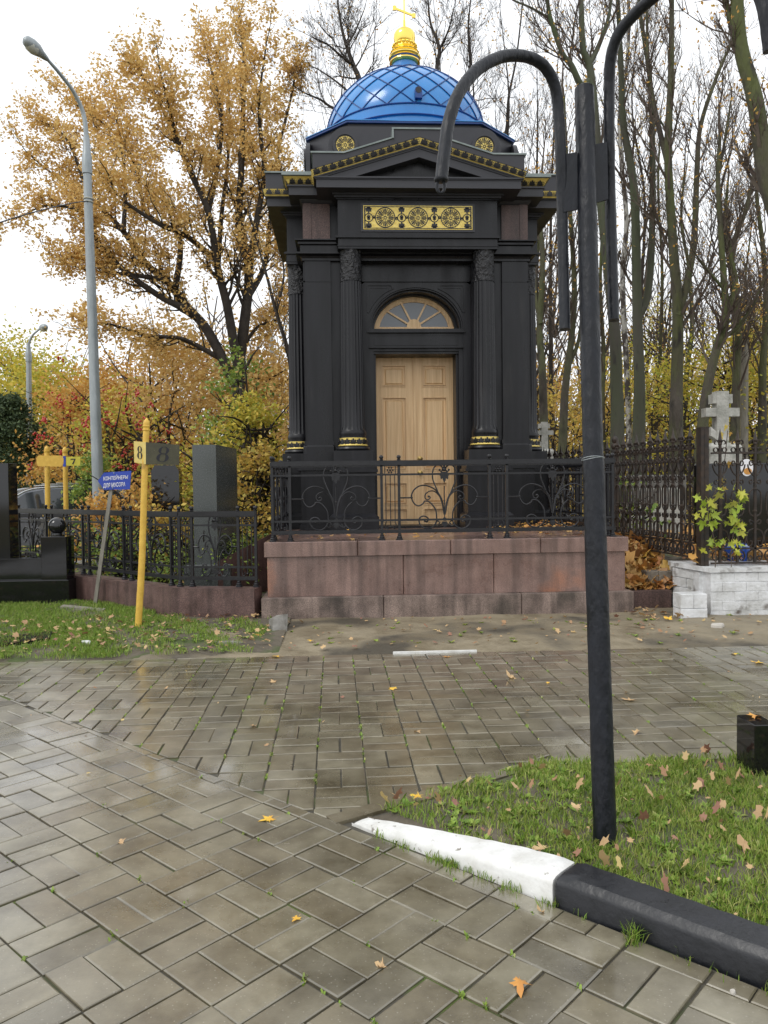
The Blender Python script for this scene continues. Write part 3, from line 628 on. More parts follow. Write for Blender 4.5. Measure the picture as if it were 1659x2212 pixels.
# sloped cheek wall behind the left fence
a0, a1 = at(585,1152,y=11.2), at(470,1213,y=10.3); mb = MB()
mb.add([(a1.x,a1.y,0),(a0.x+.02,a0.y,0),(a0.x+.02,a0.y+.2,0),(a1.x,a1.y+.2,0),(a1.x,a1.y,a1.z),(a0.x+.02,a0.y,a0.z),(a0.x+.02,a0.y+.2,a0.z),(a1.x,a1.y+.2,a1.z)],[(4,5,6,7),(0,1,5,4),(1,2,6,5),(2,3,7,6),(3,0,4,7)])
mb.build('sloped_cheek_wall', M['curbgran'], T)

# --- body
def ell(a, b, cx, cz, n=24, t0=0, t1=math.pi): return [(cx+a*math.cos(t0+(t1-t0)*i/n), cz+b*math.sin(t0+(t1-t0)*i/n)) for i in range(n+1)]
mb = MB(TM(0))
mb.box(-1.58,-.98,.885,1.58,1.58,5.62); mb.box(-1.58,-1.58,.885,-.80,-.98,5.62); mb.box(.80,-1.58,.885,1.58,-.98,5.62)
mb.box(-.80,-1.46,4.872,.80,-.98,5.62)
mb.build('wall', M['black'], T)
for k in range(4):      # wing faces (pilasters) on each side
    for s in (-1, 1):
        mb = MB(TM(k)); x0, x1 = sorted((s*1.235, s*1.60))
        mb.box(x0,-1.625,2.12,x1,-1.5,4.76)
        mb.box(x0-.0,-1.632,4.44,x1+.0,-1.50,4.462)
        mb.box(x0-.02,-1.645,2.10,x1+.02,-1.5,2.16); mb.box(x0-.035,-1.66,1.98,x1+.035,-1.5,2.10,.02); mb.box(x0-.05,-1.70,1.80,x1+.06,-1.5,1.98)
        mb.box(x0-.06,-1.72,.885,x1+.09,-1.5,.96); 
        mb.box(x0-.03,-1.70,.96,x1+.07,-1.5,1.74); mb.box(x0-.05,-1.74,1.74,x1+.09,-1.5,1.80)
        mb.build('pilaster', M['black'], T)
        mb = MB(TM(k)); mb.box(x0-.02,-1.61,5.06,x1-.0,-1.5,5.615) if s < 0 else mb.box(x0,-1.61,5.06,x1+.02,-1.5,5.615)
        mb.build('granite_frieze_block', M['granite_brown'], T)
# capital band round the core
mb = MB(TM(0)); mb.sqring([(1.60,4.76),(1.64,4.765),(1.64,4.80),(1.66,4.83),(1.72,4.85),(1.72,4.875),(1.66,4.885),(1.66,4.985),(1.69,5.0),(1.69,5.03),(1.73,5.045),(1.73,5.06),(1.6,5.065)])
mb.build('capital_band', M['black'], T)
# core cornice
mb = MB(TM(0)); mb.sqring([(1.60,5.585),(1.63,5.60),(1.655,5.625),(1.66,5.64),(1.80,5.645),(1.80,5.755),(1.82,5.76),(1.82,5.785),(1.80,5.79)]); mb.build('cornice', M['graphite'], T)
mb = MB(TM(0)); mb.sqring([(1.80,5.79),(1.815,5.81),(1.83,5.85),(1.865,5.885)]); mb.build('gilded_moulding', M['gold'], T)
mb = MB(TM(0)); mb.sqring([(1.865,5.886),(1.89,5.895),(1.89,5.93),(1.7,5.96),(1.0,5.98)]); mb.box(-1.65,-1.65,5.62,1.65,1.65,5.95); mb.build('roof', M['roof'], T)
def palmette(mb, o, X, Y, N, s, t=.004):
    # little black anthemion: fan of petals and two curls
    for a in (-62,-32,0,32,62):
        L = s*(1.0 if a == 0 else .86 if abs(a) < 40 else .66); ca, sa = math.sin(R_(a)), math.cos(R_(a)); w_ = s*.15
        pts = []
        for q, k in ((0,.25),(.35,.7),(.7,1.25),(.9,.9),(1,0),(.9,-.9),(.7,-1.25),(.35,-.7),(0,-.25)):
            x, y = k*w_, q*L; pts.append((x*sa+y*ca, -x*ca+y*sa))
        mb.plate(pts, o, X, Y, N, t)
    mb.plate([(-.34*s,-.12*s),(.34*s,-.12*s),(.34*s,.10*s),(-.34*s,.10*s)], o, X, Y, N, t)
def loop(mb, cx, cy, r, o, X, Y, N, w_=.25, t=.004, sq=1.0, a0=0, a1=2*math.pi, n=14):
    A = [(cx+r*math.cos(a0+(a1-a0)*i/n), cy+r*sq*math.sin(a0+(a1-a0)*i/n)) for i in range(n+1)]
    B = [(cx+r*(1-w_)*math.cos(a0+(a1-a0)*i/n), cy+r*sq*(1-w_)*math.sin(a0+(a1-a0)*i/n)) for i in range(n+1)]
    mb.ringstrip(A, B, o, X, Y, N, t)
def anthemion_run(mb, p0, p1, N, h, pitch=.125):
    p0, p1, N = Vector(p0), Vector(p1), Vector(N).normalized(); d = p1-p0; L = d.length; X = d.normalized(); Y = N.cross(X).normalized()
    if Y.z < 0: Y = -Y
    n = max(1, round(L/pitch)); st = L/n
    for i in range(n):
        o = p0 + X*(st*(i+.5)); palmette(mb, o+Y*(h*.10)+N*.002, X, Y, N, h*.84)
        for s in (-1, 1): loop(mb, s*st*.27, h*.20, h*.15, o+N*.002, X, Y, N, .4, n=8)
        if i < n-1 or True: loop(mb, st*.5, h*.42, h*.14, o+N*.002, X, Y, N, .38, sq=1.8, n=10)
    mb.plate([(0,0),(L,0),(L,h*.09),(0,h*.09)], p0+N*.003, X, Y, N, .003)
for k in range(4):
    mb = MB(TM(0)); m_ = Matrix.Rotation(k*math.pi/2, 3, 'Z')
    for s in (-1, 1):
        a, b = sorted((s*1.47, s*1.80)); Nn = m_ @ Vector((0,-.08,-.045)).normalized()
        anthemion_run(mb, m_ @ Vector((a,-1.806,5.797)), m_ @ Vector((b,-1.806,5.797)), Nn, .085, .13)
    mb.build('painted_ornament', M['blackiron'], T)

def rosette(mb, o, X, Y, N, r, t=.004, ring=True):
    o = Vector(o)
    if ring: loop(mb, 0, 0, r, o, X, Y, N, .09, n=36)
    loop(mb, 0, 0, r*.17, o, X, Y, N, .5, n=12)
    for k in range(8):
        a = k*math.pi/4; c, s = math.cos(a), math.sin(a); tx = lambda x, y: (x*c-y*s, x*s+y*c)
        mb.plate([tx(q*r, w_*r) for q, w_ in ((.22,-.03),(.45,-.035),(.78,-.10),(.86,-.02),(.95,0),(.86,.02),(.78,.10),(.45,.035),(.22,.03))], o, X, Y, N, t)
        for sg in (-1, 1): mb.plate([tx(q*r, w_*r) for q, w_ in ((.36,.035*sg),(.62,.12*sg),(.83,.17*sg),(.80,.25*sg),(.70,.23*sg),(.56,.16*sg))][::sg], o, X, Y, N, t)
        b2 = a+math.pi/8; c2, s2 = math.cos(b2), math.sin(b2)
        loop(mb, .42*r*c2, .42*r*s2, .075*r, o, X, Y, N, .45, n=8)
        A = [(r*.60*math.cos(b2+q)*1.0, r*.60*math.sin(b2+q)) for q in np.linspace(-.18,.18,5)]; B = [(x*.90, y*.90) for x, y in A]
        mb.ringstrip(A, B, o, X, Y, N, t)

def portico(k, full):
    Mx = TM(k)
    P = lambda: MB(Mx)
    # pedestals, columns
    for s in (-1, 1):
        cx = s*.947; x0, x1 = cx-.285, cx+.285
        mb = P(); mb.box(x0,-1.99,1.62,x1,-1.5,1.86); mb.box(x0-.03,-2.02,1.74,x1+.03,-1.52,1.79)
        mb.box(x0-.05,-2.05,1.70,x1+.05,-1.53,1.74,.0) ; mb.box(x0-.01,-2.0,1.10,x1+.01,-1.54,1.70)
        mb.add([(x0-.06,-2.07,1.075),(x1+.06,-2.07,1.075),(x1+.06,-1.55,1.075),(x0-.06,-1.55,1.075),(x0-.01,-2.01,1.12),(x1+.01,-2.01,1.12),(x1+.01,-1.55,1.12),(x0-.01,-1.55,1.12)],[(4,5,6,7),(0,1,5,4),(1,2,6,5),(2,3,7,6),(3,0,4,7)])
        mb.box(x0-.06,-2.07,.885,x1+.06,-1.56,1.075)
        mb.build('pedestal', M['black'], T)
        cy = -1.735; mb = P(); n = 20
        # fluted shaft
        seg = 80; zs = [(2.30,.178),(2.36,.166),(2.9,.163),(3.6,.156),(4.40,.146)]; vs = []; fs = []
        for z, r in zs:
            for q in range(seg):
                a = 2*math.pi*q/seg; f = abs(math.sin(a*n/2)); rr = r*(1-.075*f**.7) if z > 2.31 else r; vs.append((cx+rr*math.cos(a), cy+rr*math.sin(a), z))
        for i in range(len(zs)-1):
            for q in range(seg): j = (q+1)%seg; fs.append((i*seg+q,i*seg+j,(i+1)*seg+j,(i+1)*seg+q))
        mb.add(vs, fs)
        mb.lathe([(.186,2.188),(.186,2.225),(.19,2.24),(.19,2.27),(.178,2.30)], (cx,cy,0), 40)
        mb.lathe([(.19,2.0),(.232,2.01),(.245,2.035),(.235,2.06),(.205,2.075)], (cx,cy,0), 40)
        mb.box(cx-.275,cy-.255,1.86,cx+.275,cy+.2,2.005)
        col_ = mb.build('column', M['black'], T, smooth=32)
        mb = P(); mb.lathe([(.203,2.072),(.218,2.080),(.205,2.092),(.194,2.12),(.189,2.17),(.19,2.19)], (cx,cy,0), 40); mb.build('gilded_ring', M['gold'], col_, smooth=60)
        mb = P()
        for q in range(14):
            a = 2*math.pi*(q+.5)/14; Nn = Vector((math.cos(a), math.sin(a), 0)); Xx = Vector((-math.sin(a), math.cos(a), 0)); o = Vector((cx,cy,2.108))+Nn*.198
            palmette(mb, o-Vector((0,0,.006)), Xx, Vector(Z3), Nn, .080); loop(mb, .045, .03, .020, o, Xx, Vector(Z3), Nn, .4, n=8)
        mb.build('painted_ornament', M['blackiron'], col_)
        # rough unfinished capital
        mb = P(); rr = np.random.default_rng(11+k*3+s); sg, nzs = 40, 16; vs = []; fs = []
        for i in range(nzs+1):
            z = 4.40+.475*i/nzs
            for q in range(sg): a = 2*math.pi*q/sg; r_ = .147+.006*math.sin(q*1.7+i*.8)+rr.normal()*.0035 + (.004 if i in (0,nzs) else 0); vs.append((cx+r_*math.cos(a), cy+r_*math.sin(a), z))
        for i in range(nzs):
            for q in range(sg): j=(q+1)%sg; fs.append((i*sg+q,i*sg+j,(i+1)*sg+j,(i+1)*sg+q))
        mb.add(vs, fs); mb.build('rough_capital', M['rough'], col_, smooth=60)
    # entablature
    mb = P(); mb.box(-1.12,-1.89,4.87,1.12,-1.58,5.02); mb.box(-1.13,-1.90,4.905,1.13,-1.58,4.92); mb.box(-1.15,-1.925,5.02,1.15,-1.58,5.045)
    mb.box(-1.13,-1.905,5.045,1.13,-1.58,5.06); mb.box(-1.12,-1.88,5.06,1.12,-1.5,5.60); mb.box(-1.14,-1.90,5.555,1.14,-1.5,5.575)
    mb.build('entablature', M['black'], T)
    mb = P()    # horizontal cornice slab with stepped soffit
    mb.box(-1.17,-1.93,5.575,1.17,-1.6,5.60); mb.box(-1.20,-1.96,5.60,1.20,-1.6,5.625)
    mb.box(-1.405,-2.14,5.625,1.405,-1.6,5.735); mb.box(-1.42,-2.152,5.735,1.42,-1.6,5.745); mb.box(-1.435,-2.165,5.750,1.435,-1.6,5.772)
    mb.build('cornice', M['graphite'], T)
    # pediment: tympanum, raking cornice, gilded cyma
    sl = .46/1.47; ap = 6.315
    hh = lambda x, top: top - abs(x)*sl
    mb = P(); mb.plate([(-1.0,5.772),(1.0,5.772),(0,6.09)], (0,-1.98,0), X3, Z3, (0,1,0), .3); mb.build('tympanum', M['black'], T)
    def rake(y0, y1, zt, zb, hw, m, name, parent=T, zmin=5.772):
        mb = P(); x_end = min(hw, (zt-zmin)/sl)
        for s in (-1, 1):
            # polygon of one half, clipped at zmin
            xb = min(hw, max(0,(zb-zmin)/sl)); pts = [(0,zt),(x_end,hh(x_end,zt))]
            if xb < x_end: pts += [(x_end, max(zmin, hh(x_end,zb))), (xb, max(zmin, hh(xb,zb)))]
            else: pts += [(x_end, hh(x_end,zb))]
            pts += [(0,zb)]
            q = []
            for p_ in pts:
                if not q or (abs(p_[0]-q[-1][0])+abs(p_[1]-q[-1][1])) > 1e-4: q.append(p_)
            mb.plate([(s*x, z) for x, z in q], (0,y0,0), X3, Z3, (0,1,0), y1-y0)
        return mb.build(name, m, parent)
    rake(-2.135,-1.62, 6.175, 6.055, 1.32, M['graphite'], 'raking_cornice')
    rake(-2.150,-1.62, 6.195, 6.174, 1.36, M['graphite'], 'raking_cornice')
    rake(-2.163,-1.62, 6.212, 6.194, 1.40, M['graphite'], 'raking_cornice')
    mb = P()   # sloping cyma face
    for s in (-1, 1):
        x1 = 1.475; z0a, z1a = 6.212, 6.315
        a = (0,-2.163,z0a); b = (s*(x1-.03),-2.163,hh(x1-.03,z0a)); c = (s*x1,-2.19,hh(x1,z1a)); d = (0,-2.19,z1a); m1 = (s*(x1-.02),-2.176,hh(x1-.02,(z0a+z1a)/2+.004)); m2 = (0,-2.176,(z0a+z1a)/2+.004)
        mb.add([a,b,m1,m2,c,d,(s*x1,-1.65,hh(x1,z1a)),(0,-1.65,z1a),(s*(x1-.03),-1.65,hh(x1-.03,z0a))], [(0,1,2,3),(3,2,4,5),(5,4,6,7),(1,8,6,4)])
    cy_ = mb.build('gilded_moulding', M['gold'], T)
    mb = P()
    for s in (-1, 1):
        a, b = Vector((s*1.44,-2.182,hh(1.44,6.22))), Vector((0,-2.182,6.22)); p0, p1 = (a, b) if s < 0 else (b, a)
        anthemion_run(mb, p0, p1, (0,-1,-.30), .098, .115)
    for s in (-1,1): mb.plate([(0,0),(s*1.475,-1.475*sl),(s*1.475,-1.475*sl-.009),(0,-.009)], (0,-2.194,6.315), X3, Z3, (0,1,0), .02)
    if not full:   # ornament on the return facing the front
        for s in (-1, 1): anthemion_run(mb, (s*1.472,-2.16,5.775) if s > 0 else (s*1.472,-1.80,5.775), (s*1.472,-1.80,5.775) if s > 0 else (s*1.472,-2.16,5.775), (s,0,-.1), .085, .13)
    mb.build('painted_ornament', M['blackiron'], T)
    # side returns of the cornice meeting the core
    # stepped parapet
    sl2 = (6.30-6.09)/(1.02-.345)
    pg = [(-1.45,5.86),(-.7,6.095),(0,6.30),(.7,6.095),(1.45,5.86),(1.45,6.09),(1.02,6.09),(.345,6.30),(.345,6.425),(-.345,6.425),(-.345,6.30),(-1.02,6.09),(-1.45,6.09)]
    mb = P()
    # split into convex-ish strips
    xs = [-1.45,-1.02,-.345,.345,1.02,1.45]
    tp = lambda x: 6.09 if abs(x) >= 1.02 else 6.09+(1.02-abs(x))*sl2
    for x0, x1 in ((-1.45,-1.02),(-1.02,-.345),(.345,1.02),(1.02,1.45)): mb.plate([(x0,hh(x0,6.318)),(x1,hh(x1,6.318)),(x1,tp(x1)),(x0,tp(x0))], (0,-2.15,0), X3, Z3, (0,1,0), .62)
    mb.plate([(-.345,hh(.345,6.318)),(0,6.318),(.345,hh(.345,6.318)),(.345,6.425),(-.345,6.425)], (0,-2.15,0), X3, Z3, (0,1,0), .62)
    mb.build('parapet', M['graphite'], T)
    mb = P()
    def cop(x0, z0, x1, z1): mb.plate([(x0,z0),(x1,z1),(x1,z1+.022),(x0,z0+.022)], (0,-2.165,0), X3, Z3, (0,1,0), .7)
    cop(-1.475,6.091,-1.02,6.091); cop(1.02,6.091,1.475,6.091); cop(-1.02,6.091,-.36,6.301); cop(.36,6.301,1.02,6.091); cop(-.37,6.426,.37,6.426)
    for s in (-1,1): a, b = sorted((s*.346, s*.368)); mb.box(a,-2.175,6.30,b,-1.5,6.428)
    mb.build('coping', M['roof'], T)
    if not full:
        mb = P(); mb.box(-.78,-1.60,.885,.78,-1.45,4.86); mb.build('blind_panel', M['black'], T); return
    # gilded frieze panel
    fw, z0, z1 = .765, 5.145, 5.475
    mb = P(); mb.box(-fw-.035,-1.893,z0-.03,fw+.035,-1.87,z1+.03); mb.build('panel_frame', M['graphite'], T)
    mb = P(); mb.box(-fw,-1.900,z0,fw,-1.885,z1); fp = mb.build('gilded_frieze_panel', M['gold'], T)
    mb = P(); o = Vector((0,-1.9005,(z0+z1)/2)); Nn = (0,-1,0); H = (z1-z0)/2
    fr = lambda x0,x1,y0,y1: mb.plate([(x0,y0),(x1,y0),(x1,y1),(x0,y1)], o, X3, Z3, Nn, .004)
    for s in (-1,1):
        fr(-fw+.012,fw-.012,*sorted((s*(H-.012),s*(H-.022)))); fr(*sorted((s*(fw-.012),s*(fw-.03))),-H+.012,H-.012)
    for c in (-.46,0,.46): rosette(mb, o+Vector((c,0,0)), X3, Z3, Nn, .142)
    for c in (-.69,-.23,.23,.69):
        loop(mb, c, 0, .062, o, X3, Z3, Nn, .2, n=20); palmette(mb, o+Vector((c,0,.0)), X3, Vector((0,0,1)), Nn, .045); palmette(mb, o+Vector((c,0,0)), X3, Vector((0,0,-1)), (0,-1,0), .038)
        palmette(mb, o+Vector((c,0,-H+.03)), X3, Vector((0,0,1)), Nn, .075); palmette(mb, o+Vector((c,0,H-.03)), X3, Vector((0,0,-1)), Nn, .075)
        for s in (-1,1):
            if abs(c+s*.08) < .76: fr(c+s*.072-.014, c+s*.072+.014, -.012, .012); loop(mb, c+s*.072, s*.012, .02, o, X3, Z3, Nn, .5, n=8)
    mb.build('painted_ornament', M['blackiron'], fp)
    # portal surround in front of the door recess
    mb = P(); yF, yB = -1.46, -1.10; aw, ab, az = .69, .61, 3.79
    arc = ell(aw, ab, 0, az, 32)
    # spandrel plate above springing
    outer = []
    for x, z in arc:
        t = math.atan2(z-az, x); outer.append((max(-.80,min(.80,math.tan(math.pi/2-t)*.82 if 0<t<math.pi else (.80 if t<=0 else -.80))), 0))
    top = 4.50
    out2 = []
    for i, (x, z) in enumerate(arc):
        t = math.pi*i/32; dx, dz = math.cos(t), math.sin(t)
        k = min(.80/abs(dx) if abs(dx) > 1e-6 else 9, (top-az)/dz if dz > 1e-6 else 9); out2.append((dx*k, az+dz*k))
    mb.ringstrip(out2, arc, (0,yF,0), X3, Z3, Y3, yB-yF)
    for s in (-1,1): a, b = sorted((s*.69, s*.80)); mb.box(a,yF,.885,b,yB,az+.001)
    mb.box(-.80,-1.46,4.50,.80,-1.10,4.87)
    mb.build('portal', M['black'], T)
    mb = P(); mb.box(-.78,-1.485,4.485,.78,-1.455,4.497)
    mb.box(-.78,-1.478,4.499,.78,-1.455,4.80); mb.build('portal_frieze', M['black'], T)
    # archivolt rings stepping inwards
    mb = P()
    for a, b, a2, b2, y0, y1 in ((.69,.61,.668,.590,-1.44,-1.1),(.668,.590,.645,.565,-1.38,-1.06),(.645,.565,.606,.545,-1.20,-1.0)):
        mb.ringstrip(ell(a,b,0,az,32), ell(a2,b2,0,az,32), (0,y0,0), X3, Z3, Y3, y1-y0)
    # spandrel frames
    for s in (-1,1):
        A = [(s*x, z) for x, z in [(.34,4.445),(.715,4.445),(.715,4.03)]]+[(s*.735*math.cos(t), az+.655*math.sin(t)) for t in np.linspace(.36,1.12,9)]
        cx_, cz_ = sum(p[0] for p in A)/len(A), sum(p[1] for p in A)/len(A)
        B = [(cx_+(x-cx_)*.90, cz_+(z-cz_)*.90) for x, z in A]; C = [(cx_+(x-cx_)*.78, cz_+(z-cz_)*.78) for x, z in A]
        mb.ringstrip(A+[A[0]], B+[B[0]], (0,-1.474,0), X3, Z3, Y3, .02); mb.ringstrip(C+[C[0]], [(cx_+(x-cx_)*.70, cz_+(z-cz_)*.70) for x, z in A+[A[0]]], (0,-1.467,0), X3, Z3, Y3, .02)
    mb.build('arch_moulding', M['black'], T)
    mb = P()   # impost sill, panel, door head
    mb.box(-.70,-1.475,3.76,.70,-1.02,3.792); mb.box(-.72,-1.49,3.735,.72,-1.02,3.76); mb.box(-.69,-1.44,3.535,.69,-1.02,3.735)
    mb.box(-.60,-1.447,3.695,.60,-1.43,3.708); mb.box(-.60,-1.447,3.555,.60,-1.43,3.568); mb.box(-.612,-1.447,3.555,-.60,-1.43,3.708); mb.box(.60,-1.447,3.555,.612,-1.43,3.708)
    mb.box(-.70,-1.475,3.515,.70,-1.02,3.535); mb.box(-.69,-1.43,3.475,.69,-1.02,3.515); mb.box(-.66,-1.40,3.44,.66,-1.02,3.475)
    for s in (-1,1):
        a, b = sorted((s*.625, s*.69)); mb.box(a,-1.43,.885,b,-1.02,3.475); a, b = sorted((s*.592, s*.625)); mb.box(a,-1.36,.885,b,-1.02,3.445)
    mb.box(-.69,-1.44,.885,.69,-1.0,.915)
    mb.build('door_frame', M['black'], T)
    # fanlight
    yW = -1.12; z0 = 3.85; mb = P()
    mb.ringstrip(ell(.612,.50,0,z0,32), ell(.535,.425,0,z0,32), (0,yW,0), X3, Z3, Y3, .05)
    mb.ringstrip(ell(.545,.435,0,z0,32), ell(.520,.410,0,z0,32), (0,yW+.012,0), X3, Z3, Y3, .04)
    mb.box(-.612,yW-.015,z0,.612,yW+.05,z0+.035); mb.box(-.615,yW-.025,z0,.615,yW+.05,z0+.014)
    hub = ell(.108,.125,0,z0+.03,16); mb.plate(hub, (0,yW-.006,0), X3, Z3, Y3, .05)
    for t in (36,66.5,113.5,144):
        t = R_(t); d = Vector((math.cos(t),0,math.sin(t)*.84)).normalized(); n_ = Vector((-d.z,0,d.x)); o = Vector((0,yW+.004,z0+.03)); L0 = .09; 
        L1 = 1/math.sqrt((d.x/.53)**2+(d.z/.41)**2)
        mb.plate([(L0,-.013),(L1,-.013),(L1,.013),(L0,.013)], o, d, n_, Y3, .04)
    fan = mb.build('fanlight', M['oak'], T)
    mb = P(); mb.box(-.69,-1.06,3.44,.69,-.985,4.45) if False else mb.plate(ell(.54,.43,0,z0+.01,24), (0,yW+.03,0), X3, Z3, Y3, .006); mb.build('glass', M['glass'], fan)
    # doors
    for s in (-1,1):
        mb = P(); a, b = (-.590,-.004) if s < 0 else (.004,.590); yD = -1.06; z0, z1 = .918, 3.438
        cxx = (a+b)/2; st = .092
        if s > 0: a2, b2 = a+.005, b
        else: a2, b2 = a, b
        # stiles and rails, panels recessed
        pn = [(2.845,3.325),(1.62,2.60),(1.03,1.40)] 
        pn = [(2.99,3.33),(1.73,2.85),(1.21,1.56),(.955,1.165)]
        px0, px1 = (a+.095, b-.115) if s < 0 else (a+.115, b-.095)
        mb.box(a,yD,z0,px0,yD+.05,z1); mb.box(px1,yD,z0,b,yD+.05,z1)
        zz = z1
        for zb, zt in pn: mb.box(px0,yD,zt,px1,yD+.05,zz); zz = zb
        mb.box(px0,yD,z0,px1,yD+.05,zz)
        for zb, zt in pn:
            w_ = .018
            mb.box(px0,yD+.028,zb,px1,yD+.045,zt)
            # raised moulding frame and bevelled field
            for (q0,q1,r0,r1) in ((px0,px1,zt-w_,zt),(px0,px1,zb,zb+w_),(px0,px0+w_,zb+w_,zt-w_),(px1-w_,px1,zb+w_,zt-w_)): mb.box(q0,yD-.009,r0,q1,yD+.03,r1)
            i_ = .05
            if zt-zb > .25:
                mb.add([(px0+i_,yD+.028,zb+i_),(px1-i_,yD+.028,zb+i_),(px1-i_,yD+.028,zt-i_),(px0+i_,yD+.028,zt-i_),(px0+i_+.018,yD+.012,zb+i_+.018),(px1-i_-.018,yD+.012,zb+i_+.018),(px1-i_-.018,yD+.012,zt-i_-.018),(px0+i_+.018,yD+.012,zt-i_-.018)],
                   [(4,5,6,7),(0,1,5,4),(1,2,6,5),(2,3,7,6),(3,0,4,7)])
            mb.box(px0+.03,yD-.014,zb+.028,px1-.03,yD+.02,zb+.042)
        if s > 0: mb.box(a-.022,yD-.018,z0,a+.024,yD-.001,z1)
        dr = mb.build('door_leaf', M['oak'], T)
        if s > 0:
            for zk in (1.915, 1.70):
                mb = MB(Mx @ Matrix.Translation((a+.07, yD-.002, zk)) @ Matrix.Rotation(math.pi/2, 4, 'X')); mb.lathe([(.040,0),(.040,.006),(.028,.010),(.014,.012),(.014,.03),(.028,.035),(.030,.045),(.020,.055),(0.0001,.057)], seg=20)
                mb.build('door_knob', M['brass'], dr, smooth=50)
for k in range(4): portico(k, k == 0)
# --- octagonal attic
def octo(h, c): return [(-c,-h),(c,-h),(h,-c),(h,c),(c,h),(-c,h),(-h,c),(-h,-c)]
mb = MB(TM(0)); mb.prof(octo(1.53,.95), 5.94, 6.775); mb.build('attic', M['graphite'], T)
for k in range(4):
    mb = MB(TM(k)); R0 = [(1.30,5.94),(1.30,6.30),(1.26,6.32),(1.26,6.44)] + [(.98+.28*math.cos(t), 6.44+.28*math.sin(t)) for t in np.linspace(.15,1.5708,8)]
    pts = R0 + [(-x, z) for x, z in reversed(R0)]
    mb.plate([(x*.985,z) for x,z in pts], (0,-1.575,0), X3, Z3, Y3, .06)
    mb.build('attic_face', M['graphite'], T)
    mb = MB(TM(k))
    for s in (-1,1):   # ledge on the canted side
        a = Vector((s*1.09,-1.73,0)); 
    for s in (-1,1):
        mb = MB(TM(k)); o = Vector((s*1.0,-1.577,6.45))
        loop(mb, 0, 0, .180, o, X3, Z3, (0,-1,0), .2, t=.03, n=40); ro = mb.build('rosette', M['graphite'], T)
        mb = MB(TM(k)); mb.plate([(.148*math.cos(t), .148*math.sin(t)) for t in np.linspace(0,2*math.pi,36,endpoint=False)], o, X3, Z3, (0,-1,0), .012); mb.build('gilded_disc', M['gold'], ro)
        mb = MB(TM(k)); rosette(mb, o+Vector((0,-.0125,0)), X3, Z3, (0,-1,0), .142); mb.build('painted_ornament', M['blackiron'], ro)
for k in range(4):
    mb = MB(TM(0)); m_ = Matrix.Rotation(k*math.pi/2, 3, 'Z'); a, b = m_ @ Vector((.97,-1.54,6.26)), m_ @ Vector((1.56,-.95,6.26)); mb.tube([a, b], .05, 8); mb.tube([a+Vector((0,0,-.07)), b+Vector((0,0,-.07))], .03, 6)
    mb.build('ledge', M['roof'], T, smooth=60)
mb = MB(TM(0)); mb.prof(octo(1.575,.975), 6.777, 6.805); mb.build('attic_rim', M['blueseam'], T)
mb = MB(TM(0)); oc = octo(1.585,.98); seg = 48
ring1 = []; 
for q in range(8):
    p, r = Vector(oc[q]), Vector(oc[(q+1)%8])
    for i in range(6): ring1.append(tuple(p+(r-p)*i/6))
vs = [(x,y,6.806) for x, y in ring1]+[(x,y,6.818) for x, y in ring1]; c0 = []
for x, y in ring1: l = math.hypot(x, y); c0.append((x/l*1.34, y/l*1.34, 6.93))
vs += c0; fs = []
for r in range(2):
    for i in range(48): j = (i+1)%48; fs.append((r*48+i, r*48+j, (r+1)*48+j, (r+1)*48+i))
mb.add(vs, fs); mb.build('dome_skirt', M['blue'], T)
# --- dome
DZ, DR, DH = 7.20, 1.285, 1.06
mb = MB(TM(0)); pf = [(DR+.03,6.90),(DR+.02,7.02),(DR+.035,7.03),(DR+.035,7.05),(DR,7.055),(DR,7.13)]+[(DR*math.cos(t), DZ+DH*math.sin(t)) for t in np.linspace(0,R_(84),22)]
mb.lathe(pf, seg=96); dome = mb.build('dome', M['blue'], T, smooth=40)
mb = MB(TM(0)); NL, NR, st = 20, 9, R_(9.2)
def dp(ph, th, k=1.006): return (DR*k*math.cos(th)*math.cos(ph), DR*k*math.cos(th)*math.sin(ph), DZ+DH*k*math.sin(th))
for q in range(NL):
    for s in (-1, 1):
        ph0 = 2*math.pi*q/NL + math.pi/2*3 + .02
        pts = [dp(ph0+s*math.pi/NL*i/3, R_(1)+st*i/3) for i in range(NR*3)]
        mb.tube(pts, .0085, 4)
mb.tube([dp(a, R_(.6)) for a in np.linspace(0,2*math.pi,97)], .012, 5, ref=Z3); mb.tube([(math.cos(a)*(DR+.04), math.sin(a)*(DR+.04), 7.035) for a in np.linspace(0,2*math.pi,97)], .012, 5, ref=Z3)
mb.build('standing_seam', M['blueseam'], dome)
mb = MB(TM(0)); a = math.pi*1.5+.065; th = R_(7); p = Vector(dp(a, th, 1.0)); Nn = Vector((math.cos(a)*.95, math.sin(a)*.95, .12)).normalized(); Xx = Vector((-math.sin(a), math.cos(a), 0)); Yy = Nn.cross(Xx)
if Yy.z < 0: Yy = -Yy
o = p+Nn*(-.02)
mb.plate([(.052,-.07),(.052,.06)]+[(.052*math.cos(t), .06+.052*math.sin(t)) for t in np.linspace(.2,2.94,8)]+[(-.052,.06),(-.052,-.07)], o, Xx, Yy, Nn, .075); v_ = mb.build('dome_vent', M['blueseam'], dome)
mb = MB(TM(0)); mb.plate([(.042*math.cos(t), .055+.052*math.sin(t)) for t in np.linspace(0,6.28,20,endpoint=False)], o+Nn*.0755, Xx, Yy, Nn, .003); mb.build('vent_opening', M['ink'], v_)
mb = MB(TM(0)); pts = [dp(math.pi*1.5+x, y, 1.004) for x, y in ((-.07,R_(56)),(.03,R_(52)),(.10,R_(57)),(.03,R_(62)))]; mb.add(pts, [(0,1,2,3)]); mb.build('hatch', M['silver'], dome)
